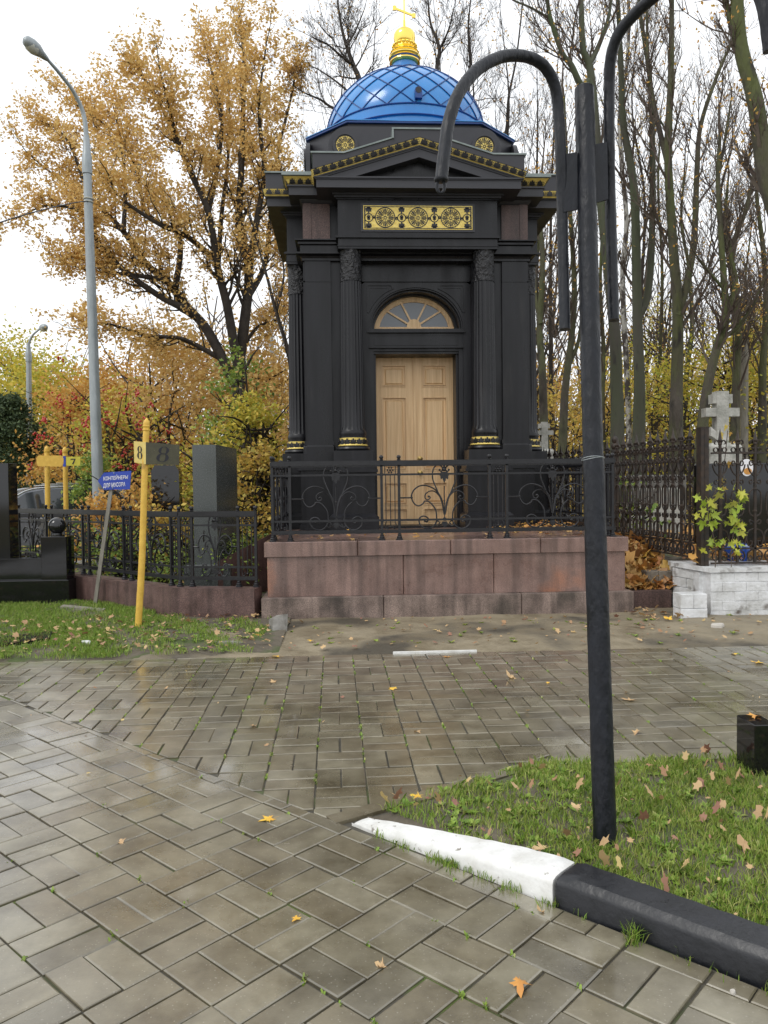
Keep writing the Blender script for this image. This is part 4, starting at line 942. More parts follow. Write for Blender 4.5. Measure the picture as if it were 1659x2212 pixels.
# --- finial
mb = MB(TM(0)); mb.lathe([(.215,8.20),(.205,8.25),(.205,8.50)], seg=40); fn = mb.build('finial_neck', M['blue'], T, smooth=40)
ZM0 = ZMAP; ZMAP = ([-1,8.4,8.475,9.30,11],[-1,8.27,8.33,9.06,10.75])
mb = MB(TM(0)); mb.lathe([(.212,8.475),(.235,8.485),(.25,8.51),(.246,8.53),(.228,8.545),(.235,8.575),(.252,8.585),(.262,8.61),(.25,8.635),(.225,8.645),(.215,8.66),(.235,8.675),(.225,8.695),(.15,8.71),(.135,8.73),(.145,8.745),(.185,8.77),(.18,8.80),(.19,8.83),(.155,8.87),(.165,8.90),(.178,8.97),(.170,9.04),(.140,9.09),(.09,9.13),(.045,9.17),(.02,9.20),(.018,9.30)], seg=44)
fin = mb.build('finial', M['goldmetal'], T, smooth=35)
mb = MB(TM(0)); mb.lathe([(.2335,8.546),(.2385,8.573)], seg=40); mb.build('verdigris_band', M['blueseam'], fin)
mb = MB(TM(0)); mb.lathe([(.18,8.80),(.19,8.815),(.18,8.83)], seg=36); mb.lathe([(.23,8.68),(.236,8.69),(.23,8.70)], seg=36)
for q in range(18):
    a = 2*math.pi*q/18; mb.ball((.187*math.cos(a), .187*math.sin(a), 8.815), .027, 8); mb.ball((.236*math.cos(a), .236*math.sin(a), 8.69), .013, 6)
mb.build('beading', M['goldmetal'], fin, smooth=60)
mb = MB(TM(0)); mb.box(-.011,-.007,9.26,.011,.007,10.15); mb.box(-.24,-.008,9.80,.24,.008,9.832); mb.box(-.12,-.008,9.98,.12,.008,10.01)
mb.add([(-.155,-.009,9.47),(.155,-.009,9.355),(.155,.009,9.355),(-.155,.009,9.47),(-.155,-.009,9.505),(.155,-.009,9.39),(.155,.009,9.39),(-.155,.009,9.505)],[(0,3,2,1),(4,5,6,7),(0,1,5,4),(1,2,6,5),(2,3,7,6),(3,0,4,7)])
for s, z in ((-1,9.488),(1,9.372)): mb.box(s*.155-.03,-.012,z-.035,s*.155+.03,.012,z+.04,.008)
mb.build('orthodox_cross', M['goldmetal'], T)
ZMAP = None
# leaves lying on the deck
D1 = np.array([[rng.uniform(-.7,3.1), rng.uniform(9.05,10.7), .888] for _ in range(90)] + [[rng.uniform(1.9,3.1), rng.uniform(9.6,10.9), .888+.03*rng.random()] for _ in range(110)] + [[rng.uniform(2.4,3.2), rng.uniform(10.4,11.6), .888+.08*rng.random()] for _ in range(160)])
litter('leaf_litter', D1, .06, M['litter'], tilt=.25)
# ============================================================ IRONWORK
def smooth_path(P, n=6):
    P = [np.array(p, dtype=float) for p in P]; P = [2*P[0]-P[1]] + P + [2*P[-1]-P[-2]]; out = []
    for i in range(1, len(P)-2):
        for k in range(n):
            t = k/n; a, b, c, d = P[i-1], P[i], P[i+1], P[i+2]
            out.append(.5*((2*b)+(-a+c)*t+(2*a-5*b+4*c-d)*t*t+(-a+3*b-3*c+d)*t**3))
    out.append(P[-2]); return out
K_ = .001279
C_heart = [(0,.13),(25,.24*1000),(65,340),(105,440),(103,520),(70,562),(28,555),(14,525),(30,508),(44,522)]
C_heart = [(4,130),(25,240),(65,340),(105,440),(103,520),(70,562),(28,555),(14,525),(30,508),(44,522)]
C_lobe = [(5,150),(25,260),(75,340),(145,380),(215,385),(275,350),(300,290),(275,230),(235,210),(195,230),(180,250),(135,240),(85,180),(73,110),(80,55),(125,12),(185,12),(228,48),(230,100),(190,120),(152,100),(160,68),(185,75)]
C_inner = [(8,150),(35,270),(85,330),(135,335),(172,310),(175,275),(150,262),(130,280),(145,297)]
def acanthus(mb, P3, x, z, s, down=True):
    # little leaf of overlapping petals
    sg = -1 if down else 1
    for a, L in ((-50,.62),(50,.62),(-25,.85),(25,.85),(0,1.1)):
        ca, sa = math.cos(R_(a)), math.sin(R_(a)); w_ = .19
        pts = [(0,0),(.35*L,w_),(.75*L,w_*.8),(L,0)]; pts2 = pts + [(q,-r) for q, r in reversed(pts[1:-1])]
        V = [P3(x+s*(q*sa+r*ca), z+sg*s*(q*ca-r*sa), .004+.010*(1-abs(r)/w_)) for q, r in pts2]; V2 = [P3(x+s*(q*sa+r*ca), z+sg*s*(q*ca-r*sa), -.006) for q, r in pts2]
        n = len(V); mb.add(V+V2, [tuple(range(n)), tuple(reversed(range(n,2*n)))]+[(i,n+i,n+(i+1)%n,(i+1)%n) for i in range(n)])
def railing(name, label, a, b, zb, layout, parent=None, group=None, H=.80, r=.010, th=None):
    # a, b: ends on the ground plan; layout: list of ('post',x) ('scroll',x0,x1) ('bars',x0,x1) in metres from a
    a, b = Vector((*a, 0)), Vector((*b, 0)); X = (b-a).normalized(); Nn = Vector((X.y, -X.x, 0)); L = (b-a).length
    if parent is None: t = thing(name, label, 'railing', (a.x, a.y, zb), group)
    else: t = parent
    def P3(x, z, n=0): p = a + X*x + Nn*n; return (p.x, p.y, zb+z)
    foot = .10
    mb = MB()
    def railbox(z0, z1, w_):
        v = [P3(x, z, n) for z in (z0, z1) for x, n in ((0,-w_),(L,-w_),(L,w_),(0,w_))]; mb.add(v, [(3,2,1,0),(4,5,6,7),(0,1,5,4),(1,2,6,5),(2,3,7,6),(3,0,4,7)])
    railbox(foot+H-.045, foot+H, .024); railbox(foot+H-.058, foot+H-.046, .015); railbox(foot+H, foot+H+.010, .017)
    mb.build('top_rail', M['blackiron'], t)
    mb = MB(); railbox(foot+H-.162, foot+H-.140, .011); railbox(foot+.115, foot+.138, .011); mb.build('middle_rail', M['blackiron'], t)
    mb = MB(); railbox(foot-.010, foot+.020, .014); railbox(foot-.022, foot-.011, .020); mb.build('bottom_rail', M['blackiron'], t)
    for it in layout:
        mb = MB()
        if it[0] == 'post':
            x = it[1]; w_ = .015
            v = [P3(x+dx, z, n) for z in (.05, foot+H+.012) for dx, n in ((-w_,-w_),(w_,-w_),(w_,w_),(-w_,w_))]; mb.add(v, [(3,2,1,0),(4,5,6,7),(0,1,5,4),(1,2,6,5),(2,3,7,6),(3,0,4,7)])
            mb.lathe([(.020,0),(.024,.008),(.014,.016),(.022,.028),(.025,.042),(.018,.057),(.0001,.062)], P3(x, foot+H+.010), 12)
            mb.lathe([(.040,0),(.040,.012),(.030,.02),(.032,.034),(.022,.045),(.024,.058),(.017,.066)], P3(x, 0), 12)
            for z in (foot+.127, foot+H-.151): v = [P3(x+dx, z+dz, n) for dz in (-.016,.016) for dx, n in ((-.019,-.019),(.019,-.019),(.019,.019),(-.019,.019))]; mb.add(v, [(3,2,1,0),(4,5,6,7),(0,1,5,4),(1,2,6,5),(2,3,7,6),(3,0,4,7)])
            mb.build('post', M['blackiron'], t, smooth=40)
        elif it[0] == 'scroll':
            x0, x1 = it[1], it[2]; c = (x0+x1)/2; kx = (x1-x0)/1.055*K_; kz = K_*H/.78
            for s in (-1, 1):
                for C, rr in ((C_heart,.0085),(C_lobe,.009),(C_inner,.0075)):
                    pts = smooth_path(C, 5); Q = [P3(c+s*x*kx, foot+.012+z*kz) for x, z in pts]
                    n = len(Q); mb.tube(Q, rr if th is None else rr*th, 5, ref=tuple(Nn))
                mb.tube([P3(c+s*298*kx, foot+290*kz), P3((x1 if s > 0 else x0), foot+290*kz)], .0085, 6)
                mb.ball(P3(c+s*298*kx, foot+290*kz), .014, 8)
                mb.ball(P3(c+s*42*kx, foot+.012+522*kz), .013, 8); mb.ball(P3(c+s*145*kx, foot+.012+290*kz), .013, 8); mb.ball(P3(c+s*182*kx, foot+.012+78*kz), .013, 8)
            mb.tube([P3(c, foot+.13), P3(c, foot+.012+380*kz)], .006, 6); mb.ball(P3(c, foot+.012+250*kz), .012, 8); mb.ball(P3(c, foot+.012+230*kz), .009, 8)
            sx = min(1, kx/K_*1.1)
            acanthus(mb, P3, c, foot+.012+505*kz, .115*sx**.5); acanthus(mb, P3, c, foot+.012+70*kz, .07, True); acanthus(mb, P3, c, foot+.012+75*kz, .05, False); mb.ball(P3(c, foot+.012+545*kz), .018, 8); mb.ball(P3(c, foot+.012+525*kz), .022, 8)
            for s in (-1, 1):   # small bottom curls
                pts = [(c+s*x*kx, foot+.012+z*kz) for x, z in smooth_path([(8,60),(35,45),(70,30),(85,55),(65,75),(45,60),(58,45)], 4)]; mb.tube([P3(x, z) for x, z in pts], .007, 5, ref=tuple(Nn))
            mb.build('scroll_panel', M['blackiron'], t, smooth=60)
        else:
            x0, x1 = it[1], it[2]; w_ = x1-x0; c = (x0+x1)/2
            for q in (-.26, 0, .26):
                x = c+q*w_; mb.tube([P3(x, foot+H-.14), P3(x, foot+.06 if q == 0 else foot+.10)], .0058, 6)
                if q:
                    s = 1 if q > 0 else -1
                    pts = smooth_path([(x, .10), (x+s*.012, .07), (x+s*.004, .035), (x-s*.018, .03), (x-s*.022, .055), (x-s*.008, .06)], 4); mb.tube([P3(xx, foot+zz) for xx, zz in pts], .006, 5, ref=tuple(Nn))
            mb.ball(P3(c, foot+.05), .014, 8)
            for q in range(6): an = q*math.pi/3; mb.ball(P3(c+.030*math.cos(an), foot+H-.10+.030*math.sin(an)), .012, 6)
            mb.ball(P3(c, foot+H-.10, .006), .014, 8)
            for q in (-.3,.3): mb.tube([P3(c+q*w_, foot+H-.14), P3(c+q*w_, foot+H-.05)], .006, 5)
            mb.build('bar_panel', M['blackiron'], t, smooth=60)
    return t
def lay(mods, x=0.0):
    out = [('post', x)]
    for kind, w_ in mods: out.append((kind, x, x+w_)); x += w_; out.append(('post', x))
    return out
zd = .886
fr = [('bars',.20),('scroll',1.045),('bars',.20),('scroll',1.045),('bars',.20),('scroll',1.07),('bars',.17)]
t = railing('iron_railing', 'black wrought iron railing with scroll panels on the red granite deck of the tomb', (-.80,8.96), (3.14,8.96), zd, lay(fr))
for xx, nm in ((-.80,'l'), (3.14,'r')):
    m_ = lay([('bars',.2),('scroll',1.05),('bars',.2),('scroll',1.05),('bars',.2),('scroll',1.05),('bars',.2)])[1:]
    railing('', '', (xx,8.96), (xx,13.0), zd, m_, parent=t)
# left plot: low granite curb and the same ironwork
c0, c1, c2 = (-.97,8.98), (-1.90,9.20), (-5.6,12.75)
def curbwall(name, label, pts, z0, z1, w_, m, cat='curb'):
    mb = MB(); n = len(pts); P = [Vector((x, y, 0)) for x, y in pts]; O = []
    for i in range(n):
        d = Vector((0,0,0))
        if i: d += (P[i]-P[i-1]).normalized()
        if i < n-1: d += (P[i+1]-P[i]).normalized()
        d.normalize(); nn = Vector((d.y,-d.x,0)); O.append((P[i]+nn*w_[0], P[i]-nn*w_[1]))
    for i in range(n-1):
        (a, b), (c, d) = O[i], O[i+1]; k = (c-a).normalized()*.002; b_ = .012; inn = ((b-a).normalized()*b_)
        v = [(a.x,a.y,z0),(c.x,c.y,z0),(d.x,d.y,z0),(b.x,b.y,z0),(a.x,a.y,z1-b_),(c.x,c.y,z1-b_),(d.x,d.y,z1),(b.x,b.y,z1),(a.x+inn.x,a.y+inn.y,z1),(c.x+inn.x,c.y+inn.y,z1)]
        mb.add(v, [(0,1,5,4),(4,5,9,8),(8,9,6,7),(2,3,7,6),(0,4,8,7,3),(1,2,6,9,5)])
    return tag(mb.build(name, m), label, cat)
curbwall('granite_curb', 'low brown granite curb bending back under the iron fence left of the tomb', [c0,c1,c2], -.03, .365, (.10,.16), M['curbgran'])
def seglen(a, b): return math.hypot(b[0]-a[0], b[1]-a[1])
L1 = seglen(c1,(-1.0,9.02)); t = railing('iron_railing', 'black iron railing with scroll panels on the low granite curb left of the tomb', c1, (-1.0,9.02), .367, lay([('bars',.15),('scroll',.56),('bars',L1-.71)]), H=.76)
# receding run, drawn from the far end to the corner
L2 = seglen(c2, c1); m_ = [('scroll',.82),('bars',.16)]*5; tot = sum(w_ for _, w_ in m_); m_ = [(k, w_*L2/tot) for k, w_ in m_]
railing('', '', c2, c1, .367, lay(m_)[:-1], parent=t, H=.76, th=1.25)
railing('iron_railing', 'low black iron railing at the back of the left plot behind the grey stele', (-6.3,15.2), (-.95,13.4), .20, lay([('bars',.16),('scroll',.95)]*5), H=.76)
# ---- old fence at the right
def oldfence(label, a, b, zb, group=None, H=1.27):
    a, b = Vector((*a, 0)), Vector((*b, 0)); X = (b-a).normalized(); Nn = Vector((X.y,-X.x,0)); L = (b-a).length; n = max(1, round(L/.2)); st = L/n
    t = thing('iron_fence', label, 'fence', (a.x, a.y, zb), group)
    def P3(x, z, q=0): p = a+X*x+Nn*q; return (p.x, p.y, zb+z)
    def bx(mb, x0, x1, z0, z1, w_): v = [P3(x, z, q) for z in (z0, z1) for x, q in ((x0,-w_),(x1,-w_),(x1,w_),(x0,w_))]; mb.add(v, [(3,2,1,0),(4,5,6,7),(0,1,5,4),(1,2,6,5),(2,3,7,6),(3,0,4,7)])
    for z0, z1, w_ in ((H-.02,H,.014),(.165,.185,.013),(0,.02,.014)):
        mb = MB(); bx(mb, 0, L, z0, z1, w_); mb.build('rail', M['rustiron'], t)
    nref = tuple(Nn)
    arc = lambda cx, cz, r, t0, t1, k=10, kz=1: [(cx+r*math.cos(R_(t0+(t1-t0)*i/k)), cz+kz*r*math.sin(R_(t0+(t1-t0)*i/k))) for i in range(k+1)]
    for i in range(n):
        x = st*(i+.5); mb = MB()
        bx(mb, x-.013, x+.013, 0, H+.11, .013)
        for z in (H+.095, H-.13, H-.42, .60): mb.lathe([(.014,-.014),(.023,-.010),(.025,0),(.023,.010),(.014,.014)], P3(x, z), 8)
        v = [(0,.11),(.024,.15),(.013,.20),(.003,.30)]
        mb.lathe([(.010,H+.105),(.026,H+.135),(.017,H+.18),(.008,H+.23),(.0005,H+.275)], P3(x, 0), 4)
        mb.build('spear_bar', M['rustiron'], t)
        mb = None
        def fl(pts, w_=.020, tt=.009): mb.flat([P3(u_, z_) for u_, z_ in pts], w_, tt, nref)
        for s in (-1, 1):
            mb = MB()
            fl([(x+s*q, z) for q, z in smooth_path([(.012,H+.10),(.035,H+.135),(.060,H+.120),(.062,H+.095),(.045,H+.092)], 4)])       # top curls
            fl([(x+s*q, z) for q, z in smooth_path([(.015,H-.42),(.06,H-.40),(.095,H-.30)], 4)]) if False else None
            fl([(x+s*q, z) for q, z in smooth_path([(.016,H-.13),(.050,H-.155),(.066,H-.125),(.052,H-.098),(.034,H-.112),(.040,H-.128)], 4)])
            fl([(x+s*q, z) for q, z in smooth_path([(.016,H-.335),(.052,H-.365),(.066,H-.335),(.05,H-.312),(.036,H-.328)], 4)])
            fl([(x+s*q, z) for q, z in smooth_path([(.095,H-.045),(.06,H-.04),(.085,H-.14),(.06,H-.22),(.018,H-.27)], 5)][10:])
            fl([(x+s*q, z) for q, z in smooth_path([(.016,H-.42),(.055,H-.445),(.07,H-.50),(.07,.62),(.055,.565),(.016,.54)], 4)], .016, .012)
            fl([(x+s*q, z) for q, z in smooth_path([(.016,.47),(.052,.50),(.066,.475),(.05,.45),(.036,.462)], 4)])
            fl([(x+s*q, z) for q, z in smooth_path([(.014,.40),(.075,.37),(.098,.29),(.075,.205),(.040,.215),(.036,.255),(.060,.262)], 4)])
            fl([(x+s*q, z) for q, z in smooth_path([(.014,.17),(.075,.13),(.085,.075),(.055,.035),(.028,.06),(.045,.09),(.06,.075)], 4)])
            mb.build('scrollwork', M['rustiron'], t, smooth=60)
        mb = MB()
        for q in range(3):   # small rings between the top rails
            fl(arc(x-.050+.050*q, H+.026, .026, 0, 360, 10))
        mb.build('ring_row', M['rustiron'], t, smooth=60)
    return t
oldfence('rusty black iron fence with spear tips running back from the steel post towards the tomb', (4.03,8.80), (3.84,10.9), .63)
oldfence('rusty spear tipped iron fence on the white brick wall right of the steel post', (4.17,8.68), (5.6,8.68), .57)
oldfence('black iron fence with spear tips farther back behind the tomb railing', (3.84,11.05), (3.30,13.6), .60)
oldfence('black iron fence with spear tips crossing behind the tomb at the right', (3.3,13.7), (7.3,13.7), .60)
mb = MB(); mb.lathe([(.035,.45),(.035,1.93),(.05,1.94),(.05,1.97),(.03,1.985),(.045,2.01),(.05,2.035),(.04,2.06),(.02,2.075),(.038,2.10),(.043,2.13),(.03,2.16),(.008,2.18),(.0005,2.25)], (3.87,10.98,0), 16)
tag(mb.build('fence_post', M['rustiron'], smooth=40), 'round black fence post with stacked ball finial at the tomb railing corner', 'fence post')
p = at(1478,935,y=13.6)
mb = MB(); mb.lathe([(.05,.3),(.05,1.90),(.075,1.92),(.075,1.96),(.04,1.98),(.06,2.02),(.06,2.07),(.03,2.10),(.04,2.15),(.01,2.19),(.0005,2.24)], (3.25,13.55,0), 16)
tag(mb.build('fence_post', M['rustiron'], smooth=40), 'black fence post with ball finial farther back beside the tomb pilaster', 'fence post')
# steel channel post
mb = MB(); y0 = 8.66
mb.box(4.045,y0,.54,4.135,y0+.012,2.12); mb.box(4.045,y0+.012,.54,4.055,y0+.11,2.12); mb.box(4.125,y0+.012,.54,4.135,y0+.11,2.12); mb.box(4.045,y0+.111,.54,4.135,y0+.122,2.12)
mb.box(4.040,y0-.004,2.12,4.14,y0+.126,2.126); mb.box(4.0855,y0-.006,.54,4.0945,y0-.001,2.12)
tag(mb.build('fence_post', M['rustiron']), 'square rusty steel fence post standing on the corner of the white brick wall', 'fence post')
# ============================================================ OBJECTS
# ---- black pole with hooked arms on the lawn
pb = at(1309,1813,z=.05); pt = at(1262,192,y=pb.y+.42)
LP = thing('hook_post', 'tall black painted pole with two bent pipe arms standing in the lawn behind the kerb', 'pole', (pb.x, pb.y, 0))
mid = at(1281,985,y=pb.y+.20)
def noisy_tube(mb, pts, r, k, amp, seed=1, n=60):
    P = smooth_path(pts, max(2, n//len(pts))); rr = np.random.default_rng(seed); P = np.array(P); m_ = len(P); rad = np.interp(np.linspace(0,1,m_), np.linspace(0,1,len(r)), r)
    n0 = mb.n; mb.tube(P, rad, k, ref=(0,1,0) if abs(P[-1][1]-P[0][1]) < 3 else None)
    v = mb.v[-1]; v += rr.normal(size=v.shape)*amp
mb = MB(); base = Vector((pb.x, pb.y, -.1)); dirv = (mid-base).normalized()
noisy_tube(mb, [base, base.lerp(mid,.33), base.lerp(mid,.66), mid], [.0475,.0455], 24, .0006, 1, 60)
noisy_tube(mb, [mid-dirv*.002, mid.lerp(pt,.33), mid.lerp(pt,.66), pt], [.0428,.0425], 24, .0007, 2, 60)
v_ = pt-mid; v_.normalize(); mb.tube([pt, pt+v_*.006, pt+v_*.012], [.0425,.036,.02], 24)
mb.build('pole', M['postpaint'], LP, smooth=60)
ya = pb.y+.38
def arm(pix, rad, seed, name='bent_arm'):
    P = [at(u, v, y=y) for u, v, y in pix]; mb = MB(); noisy_tube(mb, P, rad, 16, .0005, seed, 110); return mb.build(name, M['postpaint'], LP, smooth=60), P
y2 = mid.y
a1, P1 = arm([(1220,712,y2+.10),(1217,580,y2+.14),(1214,440,y2+.17),(1211,330,ya-.02),(1206,235,ya-.0),(1196,178,ya-.02),(1170,138,ya-.06),(1128,121,ya-.12),(1080,124,ya-.19),(1030,152,ya-.27),(992,200,ya-.34),(970,260,ya-.38),(961,320,ya-.40),(953,388,ya-.42)], [.024,.024,.0245,.0245,.025,.025,.025], 5)
e = P1[-1]; mb = MB(); cen = at(952,400,y=ya-.42); rr_ = .021
mb.tube([(cen.x+rr_*.72*math.sin(t), cen.y, cen.z-rr_*1.25*(.15)+rr_*1.25*math.cos(t)) for t in np.linspace(0,2*math.pi,25)], .0065, 8, ref=(0,1,0))
mb.lathe([(.024,-.004),(.028,.002),(.027,.010),(.022,.012)], (e.x, e.y, e.z-.004), 16)
mb.build('hook_ring', M['postpaint'], a1, smooth=60)
yb_ = ya+.02
a2, P2 = arm([(1326,692,y2+.16),(1322,560,y2+.20),(1318,420,y2+.23),(1316,300,yb_),(1316,200,yb_),(1319,130,yb_-.03),(1333,80,yb_-.07),(1362,40,yb_-.12),(1405,0,yb_-.20),(1470,-50,yb_-.33),(1545,-75,yb_-.45),(1610,-58,yb_-.52),(1642,-10,yb_-.55),(1655,40,yb_-.56),(1664,110,yb_-.56)], [.0245,.0245,.0245,.025,.025,.026,.026,.026], 6)
for (u0,v0),(u1,v1),(u2,v2),(u3,v3),yy in (((1214,334),(1247,328),(1248,452),(1217,458),ya-.02),((1284,312),(1312,306),(1314,430),(1286,438),ya-.0)):
    mb = MB(); q = [at(u0,v0,y=yy), at(u1,v1,y=yy), at(u2,v2,y=yy-.02), at(u3,v3,y=yy-.02)]; V = [tuple(p) for p in q]+[(p.x,p.y+.014,p.z) for p in q]
    mb.add(V, [(3,2,1,0),(4,5,6,7),(0,1,5,4),(1,2,6,5),(2,3,7,6),(3,0,4,7)]); mb.build('bracket_plate', M['postpaint'], LP)
mb = MB(); c = mid
for k in (0,1): mb.tube([(c.x+.0455*math.cos(t)*1.02, c.y+.0455*math.sin(t)*1.02, c.z-.012+.004*k+.006*math.sin(t*1.5+k)) for t in np.linspace(0,2*math.pi,30)], .0018, 5, ref=Z3)
mb.build('wire', M['steel'], LP)
# ---- black granite block at the right edge
p = at(1600,1657,z=.02); q = at(1655,1682,z=.02)
pf = at(1630,1694,z=0); dpt = max(.12, p.y-pf.y); p = pf
mb = MB(Matrix.Translation((pf.x,pf.y,0))); mb.box(0,0,-.03,.115,dpt,.295,.004); g = thing('granite_bench', 'black polished granite bench end with an orange leaf on top at the right edge', 'bench', (p.x,p.y,0)); mb.build('support', M['polblack'], g)
mb = MB(Matrix.Translation((pf.x,pf.y,0))); mb.box(.116,-.03,.12,1.2,dpt-.01,.235,.004); mb.box(.14,-.0,.05,1.2,dpt-.03,.118); mb.build('seat', M['polblack'], g)
tp_ = Vector((p.x+.07,p.y+.12,.297)); mb = MB(); vs, fs = leaf_mesh(77, .5); mb.add([(tp_.x+.06*x, tp_.y+.06*y, tp_.z+.06*z) for x,y,z in vs], fs); tag(mb.build('fallen_leaf', M['gold_leaf_o'], smooth=60), 'orange leaf lying on top of the black granite bench end', 'leaf', 'fallen leaves lying singly on the wet paving')
# ---- text helpers
def text_pts(txt, size=1, bold=.0):
    cu = bpy.data.curves.new('t', 'FONT'); cu.body = txt; cu.size = size; cu.offset = bold; cu.resolution_u = 3; cu.align_x = 'CENTER'
    o = bpy.data.objects.new('t', cu); col.objects.link(o); bpy.context.view_layer.update()
    me = bpy.data.meshes.new_from_object(o.evaluated_get(bpy.context.evaluated_depsgraph_get()))
    V = np.array([tuple(v.co) for v in me.vertices]); Fc = [tuple(p.vertices) for p in me.polygons]; bpy.data.objects.remove(o); bpy.data.curves.remove(cu); bpy.data.meshes.remove(me); return V, Fc
def put_text(mb, txt, o, X, Y, N, w_, h, bold=.0):
    V, Fc = text_pts(txt, 1, bold); x0, x1 = V[:,0].min(), V[:,0].max(); y0, y1 = V[:,1].min(), V[:,1].max()
    o, X, Y, N = map(Vector, (o, X, Y, N)); mb.add([tuple(o+X*((x-(x0+x1)/2)/(x1-x0)*w_)+Y*((y-(y0+y1)/2)/(y1-y0)*h)+N*.002) for x, y, _ in V], Fc)
def digit8(mb, o, X, Y, N, h, w_, slant=.0, k=.30):
    # high contrast figure eight: two stacked loops, thin at top and bottom
    def lp(cy, a, b):
        A = []; B = []
        for i in range(29):
            t = 2*math.pi*i/28; x, y = math.cos(t), math.sin(t); th = k*(.35+.65*abs(x)**1.3)
            A.append((a*x+slant*(cy+b*y), cy+b*y)); B.append((a*(1-th*1.25)*x+slant*(cy+b*y), cy+b*(1-th*.55)*y))
        mb.ringstrip(A, B, o, X, Y, N, .003)
    lp(h*.235, w_*.43, h*.245); lp(-h*.225, w_*.5, h*.275)
# ---- yellow signpost with 8
b0 = at(298,1357,z=.04); t0 = at(317,903,y=b0.y+.02)
S8 = thing('signpost', 'leaning yellow signpost with two boards numbered 8 in front of the low granite curb', 'signpost', (b0.x,b0.y,0))
ax = (t0-b0).normalized(); mb = MB(); noisy_tube(mb, [b0-ax*.08, b0.lerp(t0,.3)+Vector((.012,0,0)), b0.lerp(t0,.6)+Vector((.006,0,0)), b0+ax*((t0-b0).length-.10)], [.036,.034,.033], 16, .0008, 9, 50)
mb.build('pole', M['yellow'], S8, smooth=60)
def ax_lathe(mb, o, ax, prof, seg=16):
    q = Vector((0,0,1)).rotation_difference(ax).to_matrix().to_4x4(); old = mb.M; mb.M = Matrix.Translation(o) @ q; mb.lathe(prof, seg=seg); mb.M = old
mb = MB(); ax_lathe(mb, t0-ax*.135, ax, [(.034,0),(.040,.006),(.040,.016),(.034,.02),(.034,.04),(.038,.045),(.038,.055),(.034,.06),(.036,.075),(.030,.10),(.014,.125),(.0005,.14)]); mb.build('finial', M['yellow'], S8, smooth=40)
def board(parent, pix, y, th, m, name='board'):
    # pix: corners (u,v,y) tl,tr,br,bl on the front
    P = [at(u,v,y=yy) for u,v,yy in pix]; X = (P[1]-P[0]).normalized(); Yv = (P[0]-P[3]).normalized(); N = X.cross(Yv).normalized(); N = -N if N.y > 0 else N
    mb = MB(); V = [tuple(p) for p in P]+[tuple(p-N*th) for p in P]; mb.add(V, [(3,2,1,0),(4,5,6,7),(0,1,5,4),(1,2,6,5),(2,3,7,6),(3,0,4,7)])
    o = mb.build(name, m, parent); c = (P[0]+P[1]+P[2]+P[3])/4; return o, c+N*.001, X, Yv, N, (P[1]-P[0]).length, (P[0]-P[3]).length
yy = b0.y-.035
o, c, X, Yv, N, w_, h_ = board(S8, [(289,953,yy+.10),(315,955,yy),(315,1003,yy),(290,999,yy+.10)], 0, .012, M['yellowsign'])
mb = MB(); digit8(mb, c, X, Yv, N, h_*.62, w_*.42, 0, .45); mb.build('number', M['ink'], o)
o, c, X, Yv, N, w_, h_ = board(S8, [(315,955,yy),(388,961,yy+.17),(387,1005,yy+.17),(315,1003,yy)], 0, .014, M['olive'])
mb = MB(); digit8(mb, c+X*.004, X, Yv, N, h_*.72, w_*.36, .18, .42); mb.build('number', M['ink'], o)
# ---- blue arrow sign
b1 = at(205,1307,z=.05); t1 = at(240,1057,y=b1.y)
SB = thing('arrow_sign', 'blue arrow sign with white Russian lettering on a leaning grey wooden stake', 'sign', (b1.x,b1.y,0))
mb = MB(); dv = (t1-b1); n_ = dv.normalized(); px = Vector((n_.z,0,-n_.x))*.022; py = Vector((0,.015,0)); pts = [b1-n_*.1, t1+n_*.22]
V = [tuple(p+a*px+b*py) for p in pts for a, b in ((-1,-1),(1,-1),(1,1),(-1,1))]; mb.add(V, [(3,2,1,0),(4,5,6,7),(0,1,5,4),(1,2,6,5),(2,3,7,6),(3,0,4,7)]); mb.build('stake', M['wood'], SB)
yb1 = b1.y-.022; pp = [(212,1039),(225,1021),(284,1017),(281,1057),(225,1058)]; P = [at(u, v, y=yb1+.0) for u, v in pp]; mb = MB(); V = [tuple(p) for p in P]+[(p.x,p.y-.012,p.z) for p in P]
mb.add(V, [(0,1,2,3,4),(9,8,7,6,5)]+[(i,5+i,5+(i+1)%5,(i+1)%5) for i in range(5)]); ab = mb.build('arrow_board', M['signblue'], SB)
Xs = (P[2]-P[1]).normalized(); Ys = Vector((-Xs.z,0,Xs.x)); Ns = Vector((0,-1,0)); 
mb = MB(); ct = at(250,1031,y=yb1-.014); cb = at(247,1048,y=yb1-.014); k = (yb1)/F
put_text(mb, 'КОНТЕЙНЕРЫ', ct, Xs, Ys+Xs*.12, Ns, 51*k, 10.5*k, .013); put_text(mb, 'ДЛЯ МУСОРА', cb, Xs, Ys+Xs*.12, Ns, 46*k, 11*k, .013)
mb.build('lettering', M['white'], ab)
mb = MB()
for u, v in ((246,1022),(243,1054)): q = at(u, v, y=yb1-.014); mb.ball(q, .008, 8)
mb.build('screw', M['steel'], ab)
